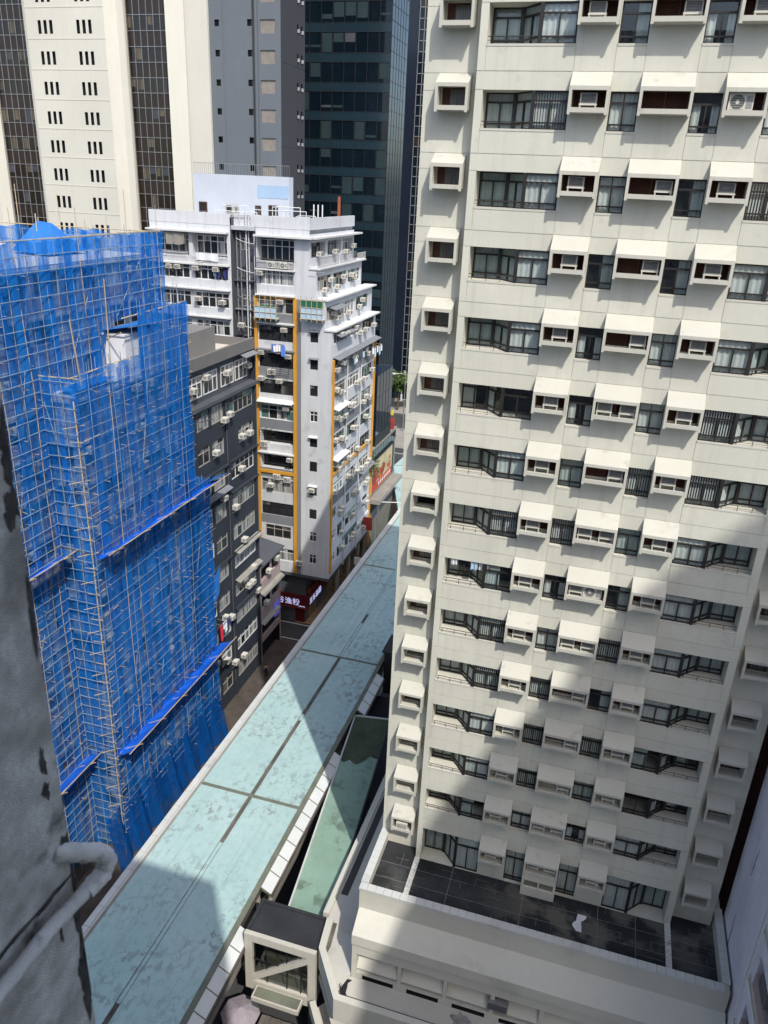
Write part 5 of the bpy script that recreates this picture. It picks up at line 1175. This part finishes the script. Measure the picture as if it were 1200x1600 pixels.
b = MB(); b.box(GX0, GYY+.1, 0, GX1-.02, 127.38, 95); b.build('core', black, gt)
nt_ = thing('navy_grid_tower', 'navy tower with a white window grid seen in the gap beside the cream tower', 'building', (-45, 205, 0))
NY = 190; b = MB(); b.box(-64, NY, 5, -50.55, 215, 100); b.box(-50.55, NY+.3, 5, -30, 215, 100); b.build('wall', navy, nt_)
for i in range(45):
    z = 5.2+2.1*i; b = MB()
    for k in range(6): x = -50.4+k*1.15; b.box(x-.07, NY+.1, z, x+.07, NY+.3, z+2.1, 1); 
    b.box(-50.45, NY+.1, z-.07, -44, NY+.3, z+.07, 1)
    for k in range(5): b.face([(-50.3+k*1.15, NY+.2, z+.1), (-49.35+k*1.15, NY+.2, z+.1), (-49.35+k*1.15, NY+.2, z+2), (-50.3+k*1.15, NY+.2, z+2)], 0 if i % 13 else 2)
    b.build('window_band', [bluglass, alum, brownpan], nt_)
text('lettering', '入口', 1.9, (-50.3, NY-.1, 6.6), (X90, 0, 0), white, nt_)
b = MB(); b.box(-50.5, NY-.1, 5.0, -46, NY, 5.7); b.build('sign_bar', white, nt_)
b = MB(); b.box(-60, NY+2, 0, -30, 215, 5); b.build('lobby', bluspan, nt_)
for x in (-50.3, -46.5): b = MB(); b.box(x, NY, 0, x+.35, NY+.4, 5); b.build('lobby_column', white, nt_)
# low glass building with billboard
lg = thing('glass_street_building', 'teal mirrored glass box over a stone podium beyond the grey corner block', 'building', (-33, 99, 0))
b = MB(); b.face([(-28.3, 94.9, 20.3), (-28.3, 102.0, 20.3), (-28.3, 102.0, 28.4), (-28.3, 94.9, 28.4)], 0); b.box(-40, 94.9, 20.3, -28.33, 102, 28.4, 1)
for y in (96.2, 97.6, 99, 100.4): b.box(-28.3, y-.02, 20.3, -28.27, y+.02, 28.4, 1)
for z in (22.9, 25.6): b.box(-28.3, 94.9, z-.02, -28.27, 102, z+.02, 1)
b.build('glass_box', [mirror, navy], lg)
b = MB(); b.box(-40, 94.8, 18.7, -28.25, 102.1, 20.3); b.build('plinth', black, lg)
b = MB(); b.box(-40, 93.6, 0, -28.35, 105.4, 18.6); b.build('podium', mat('weathered_stone', (.26, .27, .24), .85, .12, .5, .3, gcol=(.14, .15, .12)), lg)
b = MB(); b.box(-40, 93.6, 18.6, -28.2, 105.5, 18.9); b.build('roof', concm, lg)
b = MB()
for i in range(9): y = 94.2+i*1.25; b.box(-28.36, y, 17.1, -28.31, y+1.1, 18.4)
b.build('window', winglass, lg)
b = MB(); b.box(-28.35, 93.3, 11.3, -26.9, 104.8, 11.9); b.box(-28.4, 93.4, 9.7, -28.2, 104.4, 11.2, 1); b.build('canopy', [concm, black], lg)
bb = thing('billboard', 'large billboard with red shapes on cream above a red band, on the stone podium', 'billboard', (-28.1, 98.5, 12.4))
b = MB(); Y0, Y1, Z0, Z1 = 93.4, 103.9, 12.5, 17.0; b.box(-28.3, Y0, Z0, -28.12, Y1, Z1, 0); b.box(-28.118, Y0+.1, Z0+.1, -28.11, Y1-.1, Z0+1.2, 1); b.box(-28.3, Y0, Z1, -28.05, Y1, Z1+.12, 2); b.box(-28.3, Y1-.75, Z0, -28.10, Y1, Z1, 2)
rg = random.Random(81)
for i in range(26):
    y, z, r = Y0+.6+rg.random()**1.4*8, Z0+1.3+rg.random()*2.2*(1-.5*i/26), .25+rg.random()*.6; n = 9; ph = rg.random()*6
    b.face([(-28.112+.0015*i, min(max(y+r*math.cos(t+ph)*(1+.3*math.sin(3*t)), Y0+.1), Y1-.8), min(max(z+r*.8*math.sin(t+ph), Z0+1.1), Z1-.1)) for t in [2*math.pi*k/n for k in range(n)]], rg.choice((1, 3, 4, 4, 5)))
for i in range(7): y = 96.5+i*.9; b.box(-28.108, y, Z0+.4, -28.10, y+.5, Z0+.9, 6)
b.build('panel', [mat('poster_cream', (.50, .44, .26), .6, .2, .8), mat('poster_red', (.50, .06, .03), .6, .1, 1), black, mat('poster_orange', (.5, .15, .05), .6, .2, 2), mat('poster_crimson', (.33, .05, .03), .6, .2, 2), mat('poster_leaf', (.20, .19, .05), .6, .2, 2), white], bb)
rs = thing('rooftop_sign', 'small red sign box topped with a yellow plate on the stone podium', 'sign', (-28.7, 104, 18.9))
b = MB(); b.box(-29.6, 103.6, 18.9, -28.3, 104.3, 20.4); b.build('red_box', redsign, rs); b = MB(); b.box(-29.2, 103.7, 21.0, -28.4, 103.9, 21.6); b.build('yellow_plate', yellow, rs); b = MB(); b.tube((-28.8, 103.8, 21), (-28.8, 103.8, 21.6), .05); b.build('post', alum, rs)
vn = thing('creeper_plant', 'straggly green creeper hanging at the joint of grey block and stone podium', 'plant', (-28.2, 93.6, 16))
def leaves(b, c, r, n, seed, s=.2, flat=1.):
    rg = random.Random(seed)
    for i in range(n):
        while True:
            p = Vector((rg.uniform(-1, 1), rg.uniform(-1, 1), rg.uniform(-1, 1)))
            if p.length < 1: break
        p = Vector((c[0]+p.x*r, c[1]+p.y*r, c[2]+p.z*r*flat)); u = Vector((rg.uniform(-1,1), rg.uniform(-1,1), rg.uniform(-.6,.6))).normalized()*s*rg.uniform(.6, 1.4); v = u.orthogonal().normalized()*s*.6
        b.face([p-u, p+v, p+u, p-v], rg.choice((0, 0, 1)))
b = MB(); leaves(b, (-28.1, 93.6, 16.5), .9, 130, 1, .22, 2.2); b.build('foliage', [leaf1, leaf2], vn)
def tree(loc, h2, r, seed, label):
    t = thing('street_tree', label, 'tree', loc, 'trees beyond the far junction'); rg = random.Random(seed); x, y, z = loc
    b = MB(); b.tube((x, y, z), (x+.2, y, z+h2*.55), .28, 0, 7, .16)
    cs = [(x+rg.uniform(-r, r)*.7, y+rg.uniform(-r, r)*.7, z+h2*rg.uniform(.55, .95)) for _ in range(9)]
    for c in cs: b.tube((x+.2, y, z+h2*.5), c, .1, 0, 5, .03)
    b.build('trunk', bark, t); b = MB()
    for i, c in enumerate(cs): leaves(b, c, r*rg.uniform(.35, .55), 200, seed*10+i, .34, .75)
    b.build('crown', [leaf1, leaf2], t)
tree((-48.6, 181, .14), 9.5, 4.2, 3, 'dense green street tree farthest left in the gap beside the tower')
tree((-45.5, 184, .14), 8, 3.6, 4, 'round green street tree half hidden behind the cream tower edge')
tree((-52.5, 186, .14), 7, 3.2, 5, 'smaller green street tree behind the mirrored glass box')
lp = thing('street_lamp', 'slim grey street lamp standing at the far junction', 'street lamp', (-42.5, 164, 0))
b = MB(); b.tube((-42.5, 164, 0), (-42.5, 164, 13), .13, 0, 7, .08); b.build('pole', alum, lp); b = MB(); b.path([(-42.5, 164, 13), (-43.3, 163.6, 13.3), (-44.6, 163, 13.3)], .07); b.build('arm', alum, lp); b = MB(); b.box(-45.6, 162.7, 13.15, -44.5, 163.2, 13.38); b.build('lamp_head', white, lp)
lp2 = thing('footbridge_lamp', 'white lamp arm reaching over the pale far roof of the footbridge', 'street lamp', (-27.2, 95, 0))
b = MB(); b.tube((-27.4, 94.6, 0), (-27.4, 94.6, 11.2), .1); b.build('pole', alum, lp2); b = MB(); b.tube((-27.4, 94.6, 11.2), (-24.2, 95.4, 11.3), .06); b.build('arm', white, lp2)
# street life
for i, (y, z, w2, h2, c, lab) in enumerate(((87.0, 5.0, 1.6, 1.1, 'white', 'small white sign board standing out over the brick pavement beside the arcade'), (90.6, 8.6, 1.2, 1.8, 'red', 'red projecting shop sign over the pavement near the stone podium'))):
    t = thing('projecting_sign', lab, 'sign', (-27.6, y, z)); b = MB(); b.box(-28.2, y, z, -28.2+w2, y+.14, z+h2); b.build('board', white if c == 'white' else redsign, t)
    b = MB(); b.tube((-28.4, y+.07, z+h2*.8), (-28.2+w2, y+.07, z+h2*.8), .03); b.build('bracket', black, t)
def taxi(loc, rz, label):
    t = thing('parked_car', label, 'car', loc); mk = lambda b, n, m_, p=t: b.build(n, m_, p)
    x, y, z = loc
    def loc2(a, c): return (x+a*math.cos(rz)-c*math.sin(rz), y+a*math.sin(rz)+c*math.cos(rz))
    b = MB()
    prof = [(-2.2, .35), (-2.2, .8), (-1.5, .95), (-1.0, 1.42), (.6, 1.42), (1.2, .95), (2.1, .8), (2.2, .35)]
    for s_ in (0,):
        L = [loc2(-.82, p[0])+(z+p[1],) for p in prof]; Rr = [loc2(.82, p[0])+(z+p[1],) for p in prof]; b.face(L); b.face(Rr)
        for i in range(len(prof)): j = (i+1) % len(prof); b.face([L[i], L[j], Rr[j], Rr[i]])
    mk(b, 'body', redsign)
    for pr in (((-1.46, .99), (-1.04, 1.38)), ((1.16, .99), (.66, 1.38))):
        b = MB(); (p, q), (p2, q2) = pr; o = .02; b.face([loc2(-.7, p-o)+(z+q+o,), loc2(.7, p-o)+(z+q+o,), loc2(.62, p2-o)+(z+q2+o,), loc2(-.62, p2-o)+(z+q2+o,)]); mk(b, 'windscreen', winglass)
    b = MB(); b.face([loc2(-.75, -.95)+(z+1.435,), loc2(.75, -.95)+(z+1.435,), loc2(.75, .55)+(z+1.435,), loc2(-.75, .55)+(z+1.435,)]); mk(b, 'roof_panel', coping)
    for a in (-.75, .75):
        for c in (-1.35, 1.35): b = MB(); p = loc2(a-.1, c); q = loc2(a+.1, c); b.tube(p+(z+.32,), q+(z+.32,), .32, 0, 12); mk(b, 'wheel', black)
taxi((-28.6, 76.4, .01), .5, 'red car with a pale roof half hidden by the footbridge near the noodle shop')
def person(loc, label, top, leg, lean=0., step=.25, face=0.):
    x, y, z = loc; t = thing('person', label, 'person', loc, 'pedestrians on the brick pavement')
    V = [(0,0,.92), (0,0,1.15), (0,0,1.42), (0,.02,1.52), (.17,0,1.40), (.23,.02,1.13), (.21,.14,.92), (-.17,0,1.40), (-.23,-.02,1.13), (-.21,-.06,.90), (.09,0,.88), (.10,step*.5,.48), (.10,step*.6,.06), (.10,step*.6+.16,.03), (-.09,0,.88), (-.10,-step*.4,.48), (-.10,-step,.08), (-.10,-step+.16,.03), (0,.02,1.62), (0,.03,1.70)]
    E_ = [(0,1),(1,2),(2,3),(2,4),(4,5),(5,6),(2,7),(7,8),(8,9),(0,10),(10,11),(11,12),(12,13),(0,14),(14,15),(15,16),(16,17),(3,18),(18,19)]
    rad = [.13,.12,.13,.055,.06,.045,.03,.06,.045,.03,.085,.06,.042,.035,.085,.06,.042,.035,.085,.075]
    def build(name, idx, m_, grow):
        mp = {j: i for i, j in enumerate(idx)}; me = bpy.data.meshes.new(name); c, s_ = math.cos(face), math.sin(face)
        me.from_pydata([(V[j][0]*c-V[j][1]*s_, V[j][0]*s_+V[j][1]*c, V[j][2]) for j in idx], [(mp[a], mp[b2]) for a, b2 in E_ if a in mp and b2 in mp], []); me.materials.append(m_)
        o = bpy.data.objects.new(name, me); COL.objects.link(o); o.parent = t
        mo = o.modifiers.new('skin', 'SKIN'); me.skin_vertices[0].data[0].use_root = True
        for i, j in enumerate(idx): me.skin_vertices[0].data[i].radius = (rad[j]*grow, rad[j]*grow)
        o.modifiers.new('sub', 'SUBSURF').levels = 1; return o
    build('body', list(range(20)), skin, 1.); build('shirt', [1, 0, 2, 4, 7], top, 1.14); build('trousers', [0, 10, 11, 12, 14, 15, 16], leg, 1.15)
    b = MB(); b.tube((x, y+.0, z+1.66), (x, y+.02, z+1.80), .10, 0, 8, .06); b.build('hair', cloths['black'], t)
person((-31.3, 66.3, .14), 'person in dark clothes standing below the charcoal building', cloths['black'], cloths['black'], 0, .15)
person((-27.6, 98.2, .14), 'person in a white top walking on the brick pavement by the far shops', cloths['white'], cloths['navy'], 0, .3, 2.9)
person((-28.0, 95.0, .14), 'person in a pink-red top walking on the brick pavement by the far shops', cloths['red'], cloths['black'], 0, .3, .1)
